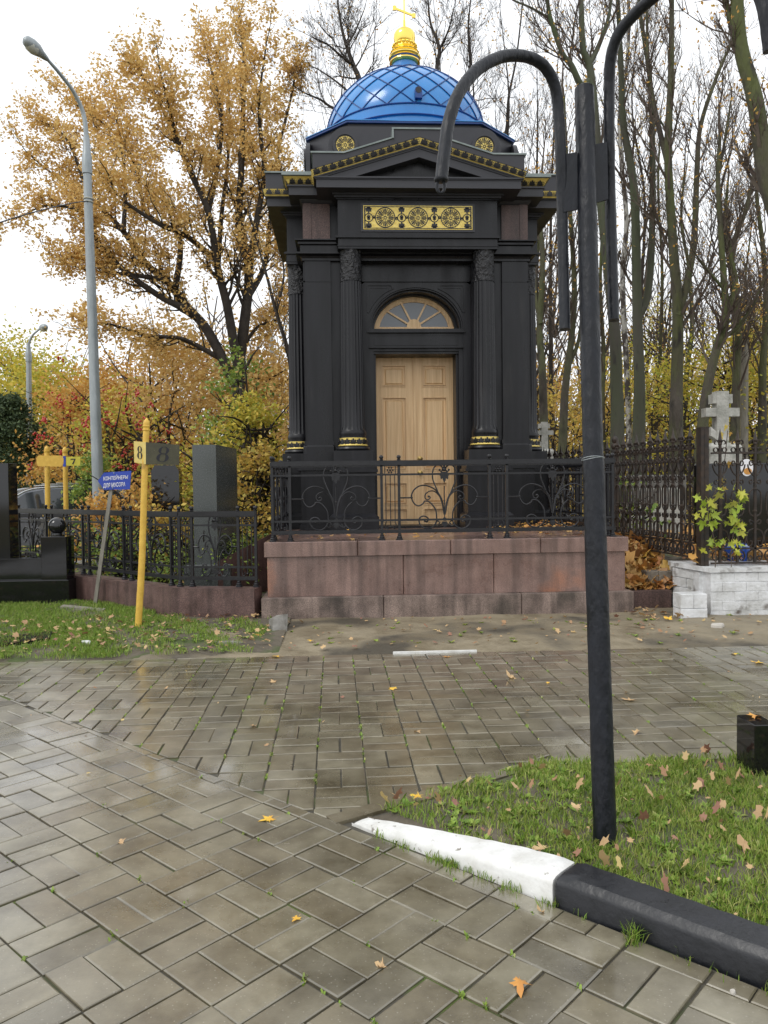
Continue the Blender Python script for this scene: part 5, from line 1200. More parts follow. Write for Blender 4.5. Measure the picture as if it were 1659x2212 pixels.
# ---- two yellow posts behind
for (ub, vt, ut, yq, lab) in ((102,963,101,15.0,'yellow signpost with a blank yellow plate behind the left fence, the left of the pair'),(142,965,140,16.2,'yellow signpost with a bright board numbered 7 behind the left fence')):
    tp_ = at(ut, vt, y=yq); bs = at(ub, 1100, y=yq); sp = thing('signpost', lab, 'signpost', (bs.x,bs.y,0))
    mb = MB(); mb.tube([(bs.x,bs.y,-.05),(tp_.x,tp_.y,tp_.z-.12)], .048, 12); mb.build('pole', M['yellow'], sp, smooth=60)
    mb = MB(); mb.lathe([(.048,-.125),(.055,-.115),(.055,-.09),(.048,-.085),(.05,-.06),(.03,-.02),(.0005,0)], tp_, 12); mb.build('finial', M['yellow'], sp, smooth=40)
    if 'blank' in lab:
        q = [(79,990),(82,984),(132,984),(137,991),(137,1001),(132,1008),(82,1007),(79,1002)]; P = [at(u, v, y=yq-.06) for u, v in q]; mb = MB(); n = 8; mb.add([tuple(p) for p in P]+[(p.x,p.y+.015,p.z) for p in P], [tuple(reversed(range(8))), tuple(range(8,16))]+[(i,(i+1)%8,8+(i+1)%8,8+i) for i in range(8)]); mb.build('plate', M['yellow'], sp)
    else:
        o, c, X, Yv, N, w_, h_ = board(sp, [(143,987,yq-.06),(173,987,yq-.02),(173,1006,yq-.02),(143,1006,yq-.06)], 0, .015, M['yellowbright'])
        mb = MB(); S_ = h_*.30
        mb.plate([(-.9*S_,1.0*S_),(-.9*S_,.35*S_),(-.75*S_,.62*S_),(.35*S_,.62*S_),(-.45*S_,-1.1*S_),(.15*S_,-1.1*S_),(.8*S_,.75*S_),(.8*S_,1.0*S_)][::-1], c, X, Yv, N, .003); mb.build('number', M['ink'], o)
        P = [at(u, v, y=yq-.05) for u, v in ((136,985),(142,985),(142,1008),(136,1008))]; mb = MB(); mb.add([tuple(p) for p in P]+[(p.x,p.y+.1,p.z) for p in P], [(3,2,1,0),(4,5,6,7),(0,1,5,4),(1,2,6,5),(2,3,7,6),(3,0,4,7)]); mb.build('side_plate', M['signblue'], sp)
# ---- street lamps
def lamp(label, pix, y, rads, head, group='street lamps', arms=True, hs=1.0):
    P = [at(u, v, y=y+dy) for u, v, dy in pix]; t = thing('street_lamp', label, 'street lamp', (P[0].x, P[0].y, 0)); t['group'] = group
    mb = MB(); mb.tube([(P[0].x,P[0].y,-.1)]+[P[0],P[1]], [rads[0],rads[0],rads[1]], 20); mb.build('pole', M['steel'], t, smooth=60)
    mb = MB(); mb.lathe([(rads[1]*1.25,-.20*hs),(rads[1]*1.25,.12*hs),(rads[1]*1.05,.16*hs),(rads[2]*1.3,.5*hs)], tuple(P[1]), 16); mb.build('collar', M['steel'], t, smooth=40)
    mb = MB(); S_ = smooth_path(P[1:], 8); mb.tube(S_, np.linspace(rads[2]*1.2, rads[2]*.7, len(S_)), 12); mb.build('arm', M['steel'], t, smooth=60)
    a, b = [at(u, v, y=y+dy) for u, v, dy in head]; d = (b-a); L = d.length; q = Vector((0,0,1)).rotation_difference(d.normalized()).to_matrix().to_4x4()
    mb = MB(Matrix.Translation(a) @ q); w_ = L*.20; mb.lathe([(w_*.25,-.02),(w_*.45,L*.10),(w_*.62,L*.28),(w_*1.0,L*.5),(w_*1.02,L*.72),(w_*.8,L*.92),(w_*.35,L*1.0),(.001,L*1.01)], seg=20); hd = mb.build('lamp_head', M['steel'], t, smooth=60)
    mb = MB(Matrix.Translation(a + Vector((0,-.0,-w_*.22))) @ q); mb.lathe([(.001,L*.36),(w_*.62,L*.42),(w_*.95,L*.6),(w_*.9,L*.8),(w_*.4,L*.95),(.001,L*.96)], seg=20); mb.build('diffuser', M['lampglass'], hd, smooth=60)
    return t, P
tl, Pl = lamp('tall grey street lamp with curved arm in front of the russet oak', [(213,1090,0),(188,352,0),(186,290,0),(180,245,0),(160,200,-.15),(130,160,-.4),(103,129,-.6)], 15.0, (.105,.072,.040), [(103,129,-.6),(53,84,-1.1)])
mb = MB()
for v in (430,437): q = at(191, v, y=15.0); mb.tube([(q.x+.085*math.cos(a), q.y+.085*math.sin(a), q.z) for a in np.linspace(0,2*math.pi,20)], .012, 5, ref=Z3)
mb.build('clamp_band', M['lampglass'], tl)
pw = [at(190,434,y=14.95), at(150,440,y=13.8), at(60,462,y=12.2), at(-60,500,y=11)]; mb = MB(); mb.tube(smooth_path(pw, 8), .010, 5); tag(mb.build('overhead_cable', M['ink']), 'thin black overhead cable running left from the tall street lamp', 'cable')
lamp('small distant street lamp in front of the dark conifer at the left', [(64,1040,0),(62,770,0),(62,745,0),(70,725,0),(85,711,0)], 30, (.13,.09,.045), [(85,711,0),(99,706,-.5)])
lamp('distant street lamp half hidden in the oak beside the tomb', [(600,1040,0),(586,740,0),(582,715,0),(576,700,0),(571,692,0)], 32, (.11,.08,.04), [(571,692,0),(561,683,-.4)])
# ---- car
def car():
    p = at(60,1110,y=17.5); t = thing('parked_car', 'dark grey estate car parked behind the fence at the left', 'car', (p.x,p.y,0))
    Mx = Matrix.Translation((p.x+.15,p.y+.3,0)) @ Matrix.Rotation(R_(32),4,'Z') @ Matrix.Scale(1,4)
    # profile x along length (front -x), z height
    L_ = 2.2
    body = [(-2.25,.35),(-2.28,.62),(-2.15,.85),(-1.3,1.0),(-1.15,1.03),(1.9,1.08),(2.12,1.02),(2.2,.7),(2.15,.35)]
    mb = MB(Mx); mb.plate(body, (0,-.88,0), X3, Z3, Y3, 1.76); mb.build('body', M['carpaint'], t, smooth=30)
    cabin = [(-1.2,1.02),(-.45,1.50),(.1,1.60),(1.0,1.60),(1.65,1.50),(2.08,1.05)]
    mb = MB(Mx); n = len(cabin)
    V = [(x,-.86+.20*(z-1.02)/.58,z) for x, z in cabin]+[(x,.86-.20*(z-1.02)/.58,z) for x, z in cabin]; mb.add(V, [tuple(range(n)), tuple(reversed(range(n,2*n)))]+[(i,n+i,n+i+1,i+1) for i in range(n-1)]); mb.build('cabin', M['carpaint'], t)
    for s in (-1, 1):
        f = lambda x, z: (x, s*(.868-.20*(z-1.02)/.58), z)
        for wn in ([(-1.0,1.08),(-.42,1.45),(-.06,1.52),(-.06,1.09)],[(.0,1.09),(.0,1.53),(.85,1.53),(.92,1.10)],[(1.0,1.10),(.94,1.53),(1.5,1.45),(1.78,1.14)]):
            mb = MB(Mx); mb.add([f(*q) for q in wn], [tuple(range(len(wn)))[::s]]); mb.build('window', M['carglass'], t)
        mb = MB(Mx); mb.tube([f(x, z) for x, z in [(-1.1,1.045),(1.9,1.09)]], .014, 5); mb.tube([f(x, z) for x, z in smooth_path([(-1.05,1.07),(-.45,1.48),(.1,1.565),(.95,1.57),(1.55,1.47),(1.88,1.12)],4)], .016, 5); mb.build('window_trim', M['carroof'], t)
        mb = MB(Mx); mb.tube([(.2,s*.72,1.65),(1.4,s*.72,1.61)], .02, 6); mb.build('roof_rail', M['carroof'], t)
        for x in (-.25, .80): mb = MB(Mx); mb.tube([(x,s*.90,.90),(x+.2,s*.91,.91)], .018, 6); mb.build('door_handle', M['carroof'], t)
        for x in (-1.4, 1.38):
            mb = MB(Mx @ Matrix.Translation((x, s*.80, .34)) @ Matrix.Rotation(math.pi/2, 4, 'X')); mb.lathe([(.20,-.11),(.34,-.11),(.345,0),(.34,.11),(.20,.11)], seg=28); wh = mb.build('wheel', M['tyre'], t, smooth=40)
            mb = MB(Mx @ Matrix.Translation((x, s*.80, .34)) @ Matrix.Rotation(math.pi/2, 4, 'X')); mb.lathe([(.05,-.1),(.2,-.105),(.2,.105),(.05,.1)], seg=20); mb.build('rim', M['carroof'], wh)
        mb = MB(Mx); mb.ball((2.12,s*.7,.9), .12, 10); mb.build('tail_lamp', M['berry'], t)
    mb = MB(Mx); mb.box(.0,-.6,1.602,1.2,.6,1.625); mb.build('roof_panel', M['carroof'], t)
car()
# ---- black monument at the left edge
g0 = at(145,1302,z=0)
GM = thing('black_monument', 'black polished granite grave surround with stele and ball topped corner post at left', 'grave monument', (-3.6,10.4,0))
e0 = at(95,1307,z=0); yF = 10.35
xr = at(145,1255,y=yF).x; xl = at(90,1255,y=yF).x
mb = MB(); mb.box(-6.8,yF-.05,-.05,xr+.04,yF+.45,.34,.006); mb.build('plinth', M['polblack'], GM)
mb = MB(); mb.box(xl,yF,.341,xr,yF+.30,.90,.005); po = mb.build('corner_post', M['polblack'], GM)
mb = MB(); cx = (xl+xr)/2; mb.lathe([(.09,.9),(.09,.915),(.06,.92),(.055,.945)], (cx,yF+.15,0), 20); mb.ball((cx,yF+.15,1.035), .112, 28); mb.build('ball', M['polblack'], po, smooth=60)
mb = MB(); mb.box(-6.8,yF+.05,.341,xl-.003,yF+.28,.62,.004); mb.build('side_wall', M['polblack'], GM)
xs = at(39,1100,y=yF+.34).x; mb = MB(); mb.box(-6.2,yF+.06,.622,xs,yF+.34,1.86,.004); st_ = mb.build('stele', M['polblack'], GM)
# ---- grey stele and dark stele behind
p0, p1 = at(415,961,y=10.5), at(466,961,y=10.5)
GS = thing('grave_stele', 'tall plain dark grey granite stele standing between the low fence and the tomb', 'gravestone', (p0.x,p0.y,0))
mb = MB(); V = [(p0.x,p0.y,.5),(p1.x,p0.y,.5),(p1.x+.12,p0.y+1.15,.5),(p0.x+.12,p0.y+1.15,.5)]; V += [(x,y,p0.z-(.0 if i < 2 else .0)) for i, (x,y,_) in enumerate(V)]
mb.add(V, [(3,2,1,0),(4,5,6,7),(0,1,5,4),(1,2,6,5),(2,3,7,6),(3,0,4,7)]); mb.build('slab', M['greygran'], GS)
mb = MB(); mb.box(p0.x-.12,p0.y-.12,0,p1.x+.18,p0.y+1.3,.499,.01); mb.build('base', M['greygran'], GS)
p0, p1 = at(326,1005,y=14), at(386,1005,y=14)
mb = MB(); mb.plate([(p0.x,0.2),(p1.x,.2),(p1.x+.0,p1.z-.10),(p1.x-.06,p1.z),(p0.x+.06,p0.z),(p0.x,p0.z-.10)], (0,14,0), X3, Z3, Y3, .25); tag(mb.build('grave_stele', M['polblack']), 'black gravestone with clipped top corners partly behind the yellow 8 signpost', 'gravestone')
# ---- right side: white brick wall, granite border, leaves, crosses
WB = thing('brick_wall', 'low silver white painted brick wall at the right edge under the old fence', 'wall', (4.05,8.45,0))
wx = 4.055; wy = 8.45
def bricks(name, m, ox, oy, dx, dy, L, z0, z1, thick, rows, bl, parent, seed):
    r = random.Random(seed); mb = MB(); h = (z1-z0)/rows; d = Vector((dx,dy,0)).normalized(); n = Vector((d.y,-d.x,0))
    for i in range(rows):
        x = -(bl/2 if i % 2 else 0)
        while x < L-.01:
            x0, x1 = max(0,x)+.003, min(L, x+bl)-.003; x += bl
            if x1-x0 < .02: continue
            o = r.uniform(-.006,.004); 
            a = Vector((ox,oy,0))+d*x0+n*o; b = Vector((ox,oy,0))+d*x1+n*(o+r.uniform(-.002,.002)); c = b-n*thick; e = a-n*thick; zz0 = z0+i*h+.003; zz1 = z0+(i+1)*h-.0025; q = .005
            dn = n*(-q)
            V = [(a.x,a.y,zz0),(b.x,b.y,zz0),(b.x,b.y,zz1-q),(a.x,a.y,zz1-q),((a+dn).x,(a+dn).y,zz1),((b+dn).x,(b+dn).y,zz1),(c.x,c.y,zz1),(e.x,e.y,zz1),(c.x,c.y,zz0),(e.x,e.y,zz0)]
            mb.add(V, [(0,1,2,3),(3,2,5,4),(4,5,6,7),(1,8,6,5,2),(0,3,4,7,9),(9,7,6,8)])
    return mb.build(name, m, parent)
bricks('brickwork', M['brickwhite'], wx, wy, 1, 0, 2.4, -.03, .50, .25, 5, .27, WB, 3)
mb = MB(); mb.box(wx+.004,wy+.004,-.03,wx+2.4,wy+.3,.495); mb.box(wx-.04,wy+.2,-.03,wx+.10,wy+1.0,.49); mb.build('mortar', M['brickwhite'], WB)
mb = MB(); mb.add([(wx-.012,wy-.014,.502),(wx+2.4,wy-.014,.502),(wx+2.4,wy+.5,.502),(wx-.10,wy+.9,.502),(wx-.14,wy+.72,.502)]+[(wx-.012,wy-.014,.552),(wx+2.4,wy-.014,.552),(wx+2.4,wy+.5,.552),(wx-.10,wy+.9,.552),(wx-.14,wy+.72,.552)],
    [(9,8,7,6,5)[::-1],(0,1,6,5),(1,2,7,6),(2,3,8,7),(3,4,9,8),(4,0,5,9)]); mb.build('coping', M['brickwhite'], WB)
bricks('return_brickwork', M['brickwhite'], wx-.13, wy+.70, .18, -.70, .72, .05, .50, .12, 4, .24, WB, 5)
bricks('stepped_brick_pier', M['brickwhite'], at(1470,1300,y=8.30).x, 8.30, 1, 0, .30, -.03, .29, .2, 2, .30, WB, 6)
bricks('bare_masonry', M['oldbrick'], wx-.42, wy+.78, 1, -.05, .32, .12, .44, .2, 2, .30, WB, 7)
a_, b_ = at(1358,1280,y=9.05), at(1462,1290,y=8.9)
mb = MB(); mb.box(3.33,9.02,-.03,3.86,9.14,.235,.006); tag(mb.build('granite_border', M['granite_brown']), 'dark brown granite border stone between the tomb base and the white brick wall', 'border stone')
# leaf heap slope up to the fence
def hz(x, y): return .18+.45*min(1,max(0,(y-9.1)/1.0))+.03*nz(x*2,y*2)
rough_sheet('ground', 3.26, 4.02, 9.12, 11.6, 22, 50, hz, M['soil'])
rough_sheet('ground', 3.1, 12, 11.0, 30, 60, 60, lambda x,y: .60+.03*nz(x,y), M['soil'])
rough_sheet('ground', 4.0, 12, 8.9, 11.05, 60, 24, lambda x,y: .50+.08*min(1,(y-8.9)/1.0)+.03*nz(x,y), M['soil'])
P_ = []
for _ in range(900):
    x, y = rng.uniform(3.3,4.0), rng.uniform(9.15,11.0); P_.append([x, y, hz(x,y)+.05*rng.random()])
for _ in range(160):
    x, y = rng.uniform(3.32,3.95), rng.uniform(9.14,9.6); P_.append([x, y, hz(x,y)+.05*rng.random()])
litter('leaf_litter', np.array(P_), .13, M['litter'], tilt=.5)
P_ = [[rng.uniform(4.0,6.5), rng.uniform(8.75,12), .57+.05*rng.random()] for _ in range(700)]+[[rng.uniform(3.5,6.5), rng.uniform(11,16), .66+.04*rng.random()] for _ in range(1500)]
litter('leaf_litter', np.array(P_), .11, M['litter'], tilt=.4)
P_ = [[rng.uniform(3.2,4.1), rng.uniform(8.3,9.0), .03] for _ in range(40)]; litter('leaf_litter', np.array(P_), .07, M['litterpale'], tilt=.4)
# crosses
def cross(label, u, vtop, vbot, y, sc_, tilt=0):
    tp_, bt = at(u, vtop, y=y), at(u, vbot, y=y); h = tp_.z-bt.z; t = thing('stone_cross', label, 'cross', (bt.x,y,0))
    Mx = Matrix.Translation((bt.x, y, 0)); w_ = h*.12; mb = MB(Mx); z0 = bt.z
    mb.box(-w_,-.09,z0-.3,w_,.09,z0+h); 
    mb.box(-h*.34,-.085,z0+h*.50,-w_-.001,.085,z0+h*.67); mb.box(w_+.001,-.085,z0+h*.50,h*.34,.085,z0+h*.67)
    mb.box(-h*.20,-.08,z0+h*.76,-w_-.001,.08,z0+h*.94); mb.box(w_+.001,-.08,z0+h*.76,h*.20,.08,z0+h*.94)
    mb.add([(-h*.24,-.08,z0+h*.12),(-w_,-.08,z0+h*.05),(-w_,.08,z0+h*.05),(-h*.24,.08,z0+h*.12),(-h*.24,-.08,z0+h*.30),(-w_,-.08,z0+h*.20),(-w_,.08,z0+h*.20),(-h*.24,.08,z0+h*.30)],[(3,2,1,0),(4,5,6,7),(0,1,5,4),(1,2,6,5),(2,3,7,6),(3,0,4,7)])
    mb.build('cross', M['stonecross'], t)
    mb = MB(Mx); mb.prof([(-h*.32,-.2),(h*.32,-.2),(h*.32,.2),(-h*.32,.2)], .3, z0-.02, .06); mb.build('pedestal', M['stonecross'], t)
cross('large weathered white stone cross behind the old fence at the right', 1556, 846, 955, 12.5, 1)
cross('small white stone cross seen just right of the tomb, behind the railing', 1175, 912, 968, 17, 1)
# graves behind the right fence
p = at(1408,1095,y=12.6); mb = MB(); mb.prof([(p.x-.42,12.4),(p.x+.40,12.4),(p.x+.42,12.9),(p.x-.42,12.9)], .5, 1.42, .04); tag(mb.build('grave_stele', M['stonecross']), 'squat mossy pale gravestone seen through the receding old fence', 'gravestone')
p = at(1385,1030,y=15.0); mb = MB(); mb.prof([(p.x-.1,15),(p.x+.9,15),(p.x+.9,15.4),(p.x-.1,15.4)], .5, 1.66, .03); tag(mb.build('grave_stele', M['concrete']), 'grey gravestone far back behind the squat mossy one', 'gravestone')
gd = thing('grave_stele', 'black gravestone with an oval portrait medallion behind the right fence', 'gravestone', (5.3,10.2,.5)); mb = MB(); p = at(1625,1005,y=10.2)
mb.box(4.75,10.2,.5,6.3,10.4,p.z+.03,.02); mb.build('slab', M['polblack'], gd)
p = at(1613,1010,y=10.19); mb = MB(); mb.plate([(.085*math.cos(t), .115*math.sin(t)) for t in np.linspace(0,2*math.pi,24,endpoint=False)], (p.x,10.195,p.z), X3, Z3, (0,-1,0), .012); md = mb.build('medallion', M['white'], gd)
mb = MB(); mb.plate([(.055*math.cos(t), .045*math.sin(t)) for t in np.linspace(0,2*math.pi,16,endpoint=False)], (p.x+.01,10.182,p.z-.05), X3, Z3, (0,-1,0), .003); mb.build('portrait', M['gold_leaf_o'], md)
p = at(1592,1210,y=9.2); mb = MB(); mb.lathe([(.10,0),(.12,.05),(.15,.14),(.14,.2),(.12,.23),(.11,.23)], (p.x,9.2,.53), 20); tag(mb.build('flower_pot', M['vase'], smooth=50), 'blue and white flower pot on the ground behind the right fence', 'flower pot')
for (x, y, s, h, lab) in ((-4.6,13.2,.5,.45,'low grey kerb grave behind the left fence'),): 
    mb = MB(); mb.box(x-.9,y,-.02,x+.9,y+.9,.28,.02); tag(mb.build('grave_border', M['concrete']), lab, 'grave')
# concrete post far right
p = at(1607,950,y=20); q = at(1609,735,y=20); mb = MB(); mb.tube([(p.x,20,0),(q.x,20,q.z)], [.11,.09], 10); tag(mb.build('concrete_post', M['wood'], smooth=60), 'plain pale post standing among the trees at the right', 'post')
# ============================================================ TREES
def catm(P, n):
    return np.array(smooth_path(P, n))
class Tree:
    def __init__(s, name, label, y, seed, bark='bark', cat='tree', group=None):
        s.rng = np.random.default_rng(seed); s.y = y; s.name, s.label, s.cat, s.group = name, label, cat, group; s.bark = bark
        s.tr = MB(); s.tw = MB(); s.tips = []; s.base = None
    def limb(s, pix, r0, r1, y0=None, dy=0, ground=False, wob=.0):
        y0 = s.y if y0 is None else y0; n = len(pix); P = []
        for i, (u, v) in enumerate(pix):
            P.append(tuple(at(u, v, y=y0+dy*i/max(1,n-1)+s.rng.normal()*wob)))
        if ground:
            x, y, z = P[0]; P = [(x, y, -.1)] + P
            if s.base is None: s.base = (x, y, 0)
        Q = catm(P, 6); R = np.linspace(r0, r1, len(Q))
        if ground: R[:4] *= np.array([1.35,1.2,1.1,1.04])
        s.tr.tube(Q, R, 9 if r0 > .08 else 6); return Q, R
    def branch(s, p, d, L, r, lev, up=.35, k=5, wig=.12, leaves=True):
        g = s.rng; n = 5 if lev else 6; P = [p]; d = d/np.linalg.norm(d)
        for i in range(n):
            d = d + g.normal(size=3)*wig + np.array([0,0,up/n]); d /= np.linalg.norm(d); P.append(P[-1]+d*L/n)
        P = np.array(P); R = np.linspace(r, max(.0035, r*.25), n+1); s.tw.tube(P, R, 4 if r > .02 else 3, caps=False)
        if lev <= 0:
            s.tips.append(P[2:]); return
        for q in range(k):
            t = g.uniform(.25, 1.0); i = min(n-1, int(t*n)); pp = P[i]+(P[i+1]-P[i])*(t*n-i); dd = P[i+1]-P[i]; dd = dd/np.linalg.norm(dd)
            side = g.normal(size=3); side -= dd*np.dot(side, dd); side /= np.linalg.norm(side); nd = dd*.75+side*.65+np.array([0,0,.15])
            s.branch(pp, nd, L*(.75-.3*t)*g.uniform(.6,1.15), r*.45, lev-1, up, k, wig)
    def sprout(s, Q, R, n, L, t0=.3, lev=1, up=.5, k=5, spread=.7, lmin=.35):
        g = s.rng; m = len(Q)
        for q in range(n):
            t = t0+(1-t0)*(q+g.random())/n; i = min(m-2, int(t*(m-1))); p = Q[i]; dd = Q[i+1]-Q[i]; dd = dd/np.linalg.norm(dd); side = g.normal(size=3); side -= dd*np.dot(side, dd); side /= np.linalg.norm(side)
            s.branch(p, dd*(1-.3*spread)+side*spread, L*(1-(1-lmin)*t)*g.uniform(.6,1.2), max(.008, R[i]*.38), lev, up, k)
        dd = Q[-1]-Q[-2]; s.branch(Q[-1], dd, L*.6, R[-1], lev, up, k)
    def leaves(s, name, n, size, sp, m, parent, extra=None):
        g = s.rng; T = np.concatenate(s.tips); nc = max(1, n//9); Cc = T[g.integers(0, len(T), nc)] + g.normal(size=(nc,3))*sp; C = Cc[g.integers(0, nc, n)] + g.normal(size=(n,3))*.085 if n > 5000 else T[g.integers(0, len(T), n)] + g.normal(size=(n,3))*sp
        if extra is not None: C = np.concatenate([C, extra])
        return quads_mesh(name, leaf_quads(g, C, size, flat=.25), 4, M[m], parent)
    def done(s, nleaf=0, size=.06, sp=.1, m='orgleaf', extra=None):
        b = s.base or tuple(s.tr.v[0][0]*np.array([1,1,0])); t = thing(s.name, s.label, s.cat, b, s.group)
        s.tr.build('trunk', M[s.bark], t, smooth=60); cr = s.tw.build('crown', M['barkdark' if s.bark == 'barkdark' else 'twig'], t)
        if nleaf: s.leaves('leaves', nleaf, size, sp, m, cr, extra)
        return t
c6 = lambda *P: [(x*.4167, y*.4167) for x, y in P]
c7 = lambda *P: [(967.7+x*.4167, y*.4167) for x, y in P]
# ---- the russet oak
oak = Tree('oak_tree', 'large spreading oak full of russet leaves behind the tall street lamp', 22, 3, 'barkdark')
L_ = []
def ol(P, r0, r1, dy, n, L, ground=False, t0=.15):
    Q, R = oak.limb(c6(*P), r0, r1, 22, dy, ground, .12); oak.sprout(Q, R, n, L, t0, 1, .45, 5, .75)
ol([(1245,2600),(1240,2200),(1240,1900),(1270,1650),(1290,1400),(1240,1150),(1250,900),(1260,600),(1265,300),(1240,90)], .22,.03, 0, 26, 1.7, True, .42)
ol([(1240,1950),(1180,1600),(1130,1400),(1080,1100),(980,880),(900,650),(850,450)], .14,.025, -1.8, 22, 1.6)
ol([(1225,2000),(1080,1720),(980,1600),(860,1450),(760,1370),(640,1200),(520,1080),(400,1000),(270,900),(150,800)], .15,.02, 1.5, 32, 1.7)
ol([(1000,1620),(820,1530),(620,1380),(500,1240),(440,1110),(250,1065),(70,1140)], .10,.012, -1, 24, 1.1)
ol([(910,1490),(935,1300),(910,1200),(760,1100),(700,850),(600,700),(480,600),(330,500)], .09,.015, 2, 26, 1.5)
ol([(1110,1340),(960,1220),(820,1160),(620,1020),(560,900)], .09,.02, -2.2, 14, 1.5)
ol([(1290,1400),(1330,1150),(1370,900),(1350,700),(1345,500),(1380,230)], .10,.02, -1.5, 20, 1.4)
ol([(1275,1560),(1370,1380),(1400,1150),(1440,800),(1510,500),(1540,320)], .09,.018, 1, 22, .95)
ol([(1080,1100),(1130,850),(1150,600),(1100,380),(1050,200)], .08,.018, 1.5, 18, 1.4)
ol([(1130,1380),(1150,1100),(1180,850),(1190,600),(1170,300)], .08,.018, 2.5, 16, 1.4)
ol([(980,880),(860,600),(780,450),(710,370)], .07,.015, -1.5, 14, 1.3)
ol([(640,1200),(650,950),(620,700),(570,480)], .07,.015, 1.2, 16, 1.3)
ol([(500,1240),(420,900),(330,700),(200,620)], .06,.012, 1, 14, 1.1)
ol([(860,1450),(640,1420),(450,1400),(300,1340)], .07,.012, -1, 14, 1.0)
ol([(1180,1880),(950,1760),(760,1740),(560,1680),(440,1700)], .08,.015, -2, 16, 1.2, False, .1)
ol([(1230,1850),(1330,1700),(1440,1650),(1500,1500)], .06,.015, 1, 10, .8)
oak.done(66000, .088, .17, 'oakleaf')
# bare slim tree between the oak and the tomb
t = Tree('bare_tree', 'slim dark nearly bare tree between the oak and the tomb', 18, 8, 'barkdark')
Q, R = t.limb(c6((1560,2500),(1530,2100),(1500,1850),(1430,1610),(1380,1420),(1330,1250)), .085,.02, ground=True); t.sprout(Q, R, 9, 1.6, .4)
Q, R = t.limb(c6((1432,1620),(1465,1480),(1470,1380),(1440,1200)), .035,.012); t.sprout(Q, R, 6, 1.2, .3); t.done(500, .06, .15, 'orgleaf')
# ---- tall trees right of the tomb
def rt(label, y, seed, limbs, bark='bark', nl=350, sp=.5, m='orgleaf', size=.07, name='bare_tree', k=6):
    t = Tree(name, label, y, seed, bark, group='tall bare trees behind the tomb and fence')
    for i, (P, r0, r1, dy, n, L, t0) in enumerate(limbs):
        Q, R = t.limb(P, r0, r1, y, dy, ground=(i == 0), wob=.03)
        if n: t.sprout(Q, R, int(n*1.5), L, t0, 2 if L > 1.5 else 1, .7, k, sp)
    return t.done(nl, size, .2, m)
B0 = 2450
rt('mossy twin stemmed tree just right of the tomb corner', 17, 21, [(c7((505,B0),(495,2150),(490,1950),(475,1700),(490,1400),(480,1150),(485,950)),.125,.03,0,9,2.0,.45),(c7((480,1680),(455,1500),(470,1250),(500,1050),(540,930)),.06,.02,.6,7,1.6,.3)])
rt('forked mossy tree standing close left of the black pole', 18, 22, [(c7((590,B0),(600,2150),(610,1990),(640,1750),(655,1500),(640,1200),(620,900),(600,500)),.12,.03,0,12,2.2,.45),(c7((625,1900),(680,1750),(700,1500),(720,1200)),.055,.015,-.5,7,1.5,.3)])
rt('thick smooth grey trunk immediately right of the black pole', 19, 23, [(c7((875,B0),(878,2150),(872,1990),(862,1700),(800,1100),(760,600),(735,350),(700,250),(690,0)),.20,.06,0,6,2.6,.6),(c7((735,420),(690,440),(640,340),(590,270),(530,90),(510,-40)),.09,.04,-.5,7,2.0,.2),(c7((735,330),(780,240),(830,100),(850,-40)),.07,.03,.5,6,2.0,.2),(c7((525,95),(430,40),(340,0),(280,-60)),.035,.015,0,6,1.3,.2)], 'barkgrey')
rt('tall grey green trunk forking high, second right of the black pole', 20, 24, [(c7((985,B0),(990,2150),(992,1990),(980,1600),(965,1000),(910,650),(895,300),(880,0)),.20,.05,0,8,2.4,.5),(c7((985,1640),(1030,1550),(1055,1300),(1060,800),(1045,400),(1000,100),(985,-50)),.11,.04,.5,10,2.2,.35),(c7((1030,560),(1110,640),(1150,760)),.03,.03,0,0,0,0)], 'barkgrey')
rt('white barked birch with dark lower trunk between two grey trunks', 23, 25, [(c7((940,B0),(935,2150),(925,1900),(905,1450),(925,1150),(900,850),(890,600),(930,300),(935,0),(900,-100)),.10,.04,0,10,2.0,.35)], 'birch', 500, .5, 'yelleaf', name='birch_tree')
rt('thick straight mossy trunk in the middle of the right hand wood', 18.5, 26, [(c7((1180,B0),(1182,2150),(1185,1990),(1190,1600),(1165,1250),(1140,800),(1155,400),(1160,0)),.20,.055,0,9,2.5,.45),(c7((1190,1640),(1235,1480),(1275,1250),(1290,900),(1310,650),(1400,380),(1480,200)),.10,.03,.6,12,2.2,.3),(c7((1140,850),(1080,600),(1040,350),(1030,50)),.07,.03,.8,8,2.0,.2)])
rt('slender dark trunk close behind the thick mossy one', 24, 27, [(c7((1240,B0),(1230,2200),(1235,1950),(1265,1700),(1250,1400),(1210,1150),(1225,900)),.12,.03,0,12,2.4,.3)])
rt('leaning dark tree fanning into many upright limbs above the white cross', 17, 28, [(c7((1300,B0),(1320,2200),(1350,1980),(1400,1780),(1440,1650),(1420,1300),(1400,950),(1410,700)),.15,.035,0,12,2.2,.4),(c7((1440,1640),(1490,1480),(1470,1300),(1540,1100),(1590,900),(1640,800)),.08,.03,.4,12,2.0,.2),(c7((1420,1750),(1500,1700),(1580,1580),(1660,1400)),.06,.02,-.4,8,1.5,.3),(c7((1430,1500),(1330,1380),(1270,1300)),.04,.015,-.2,7,1.2,.3),(c7((1405,900),(1440,700),(1470,500)),.04,.02,.2,7,1.5,.2)])
rt('mossy trunk behind the white cross', 19.5, 29, [(c7((1480,B0),(1490,2150),(1495,1950),(1505,1700),(1480,1400),(1440,1150),(1450,950)),.15,.03,0,12,2.2,.35)])
rt('dark trunk at the right frame edge above the black gravestone', 20, 30, [(c7((1625,B0),(1630,2150),(1632,1900),(1650,1600),(1635,1300),(1600,1000),(1610,700)),.14,.03,0,12,2.2,.35)])
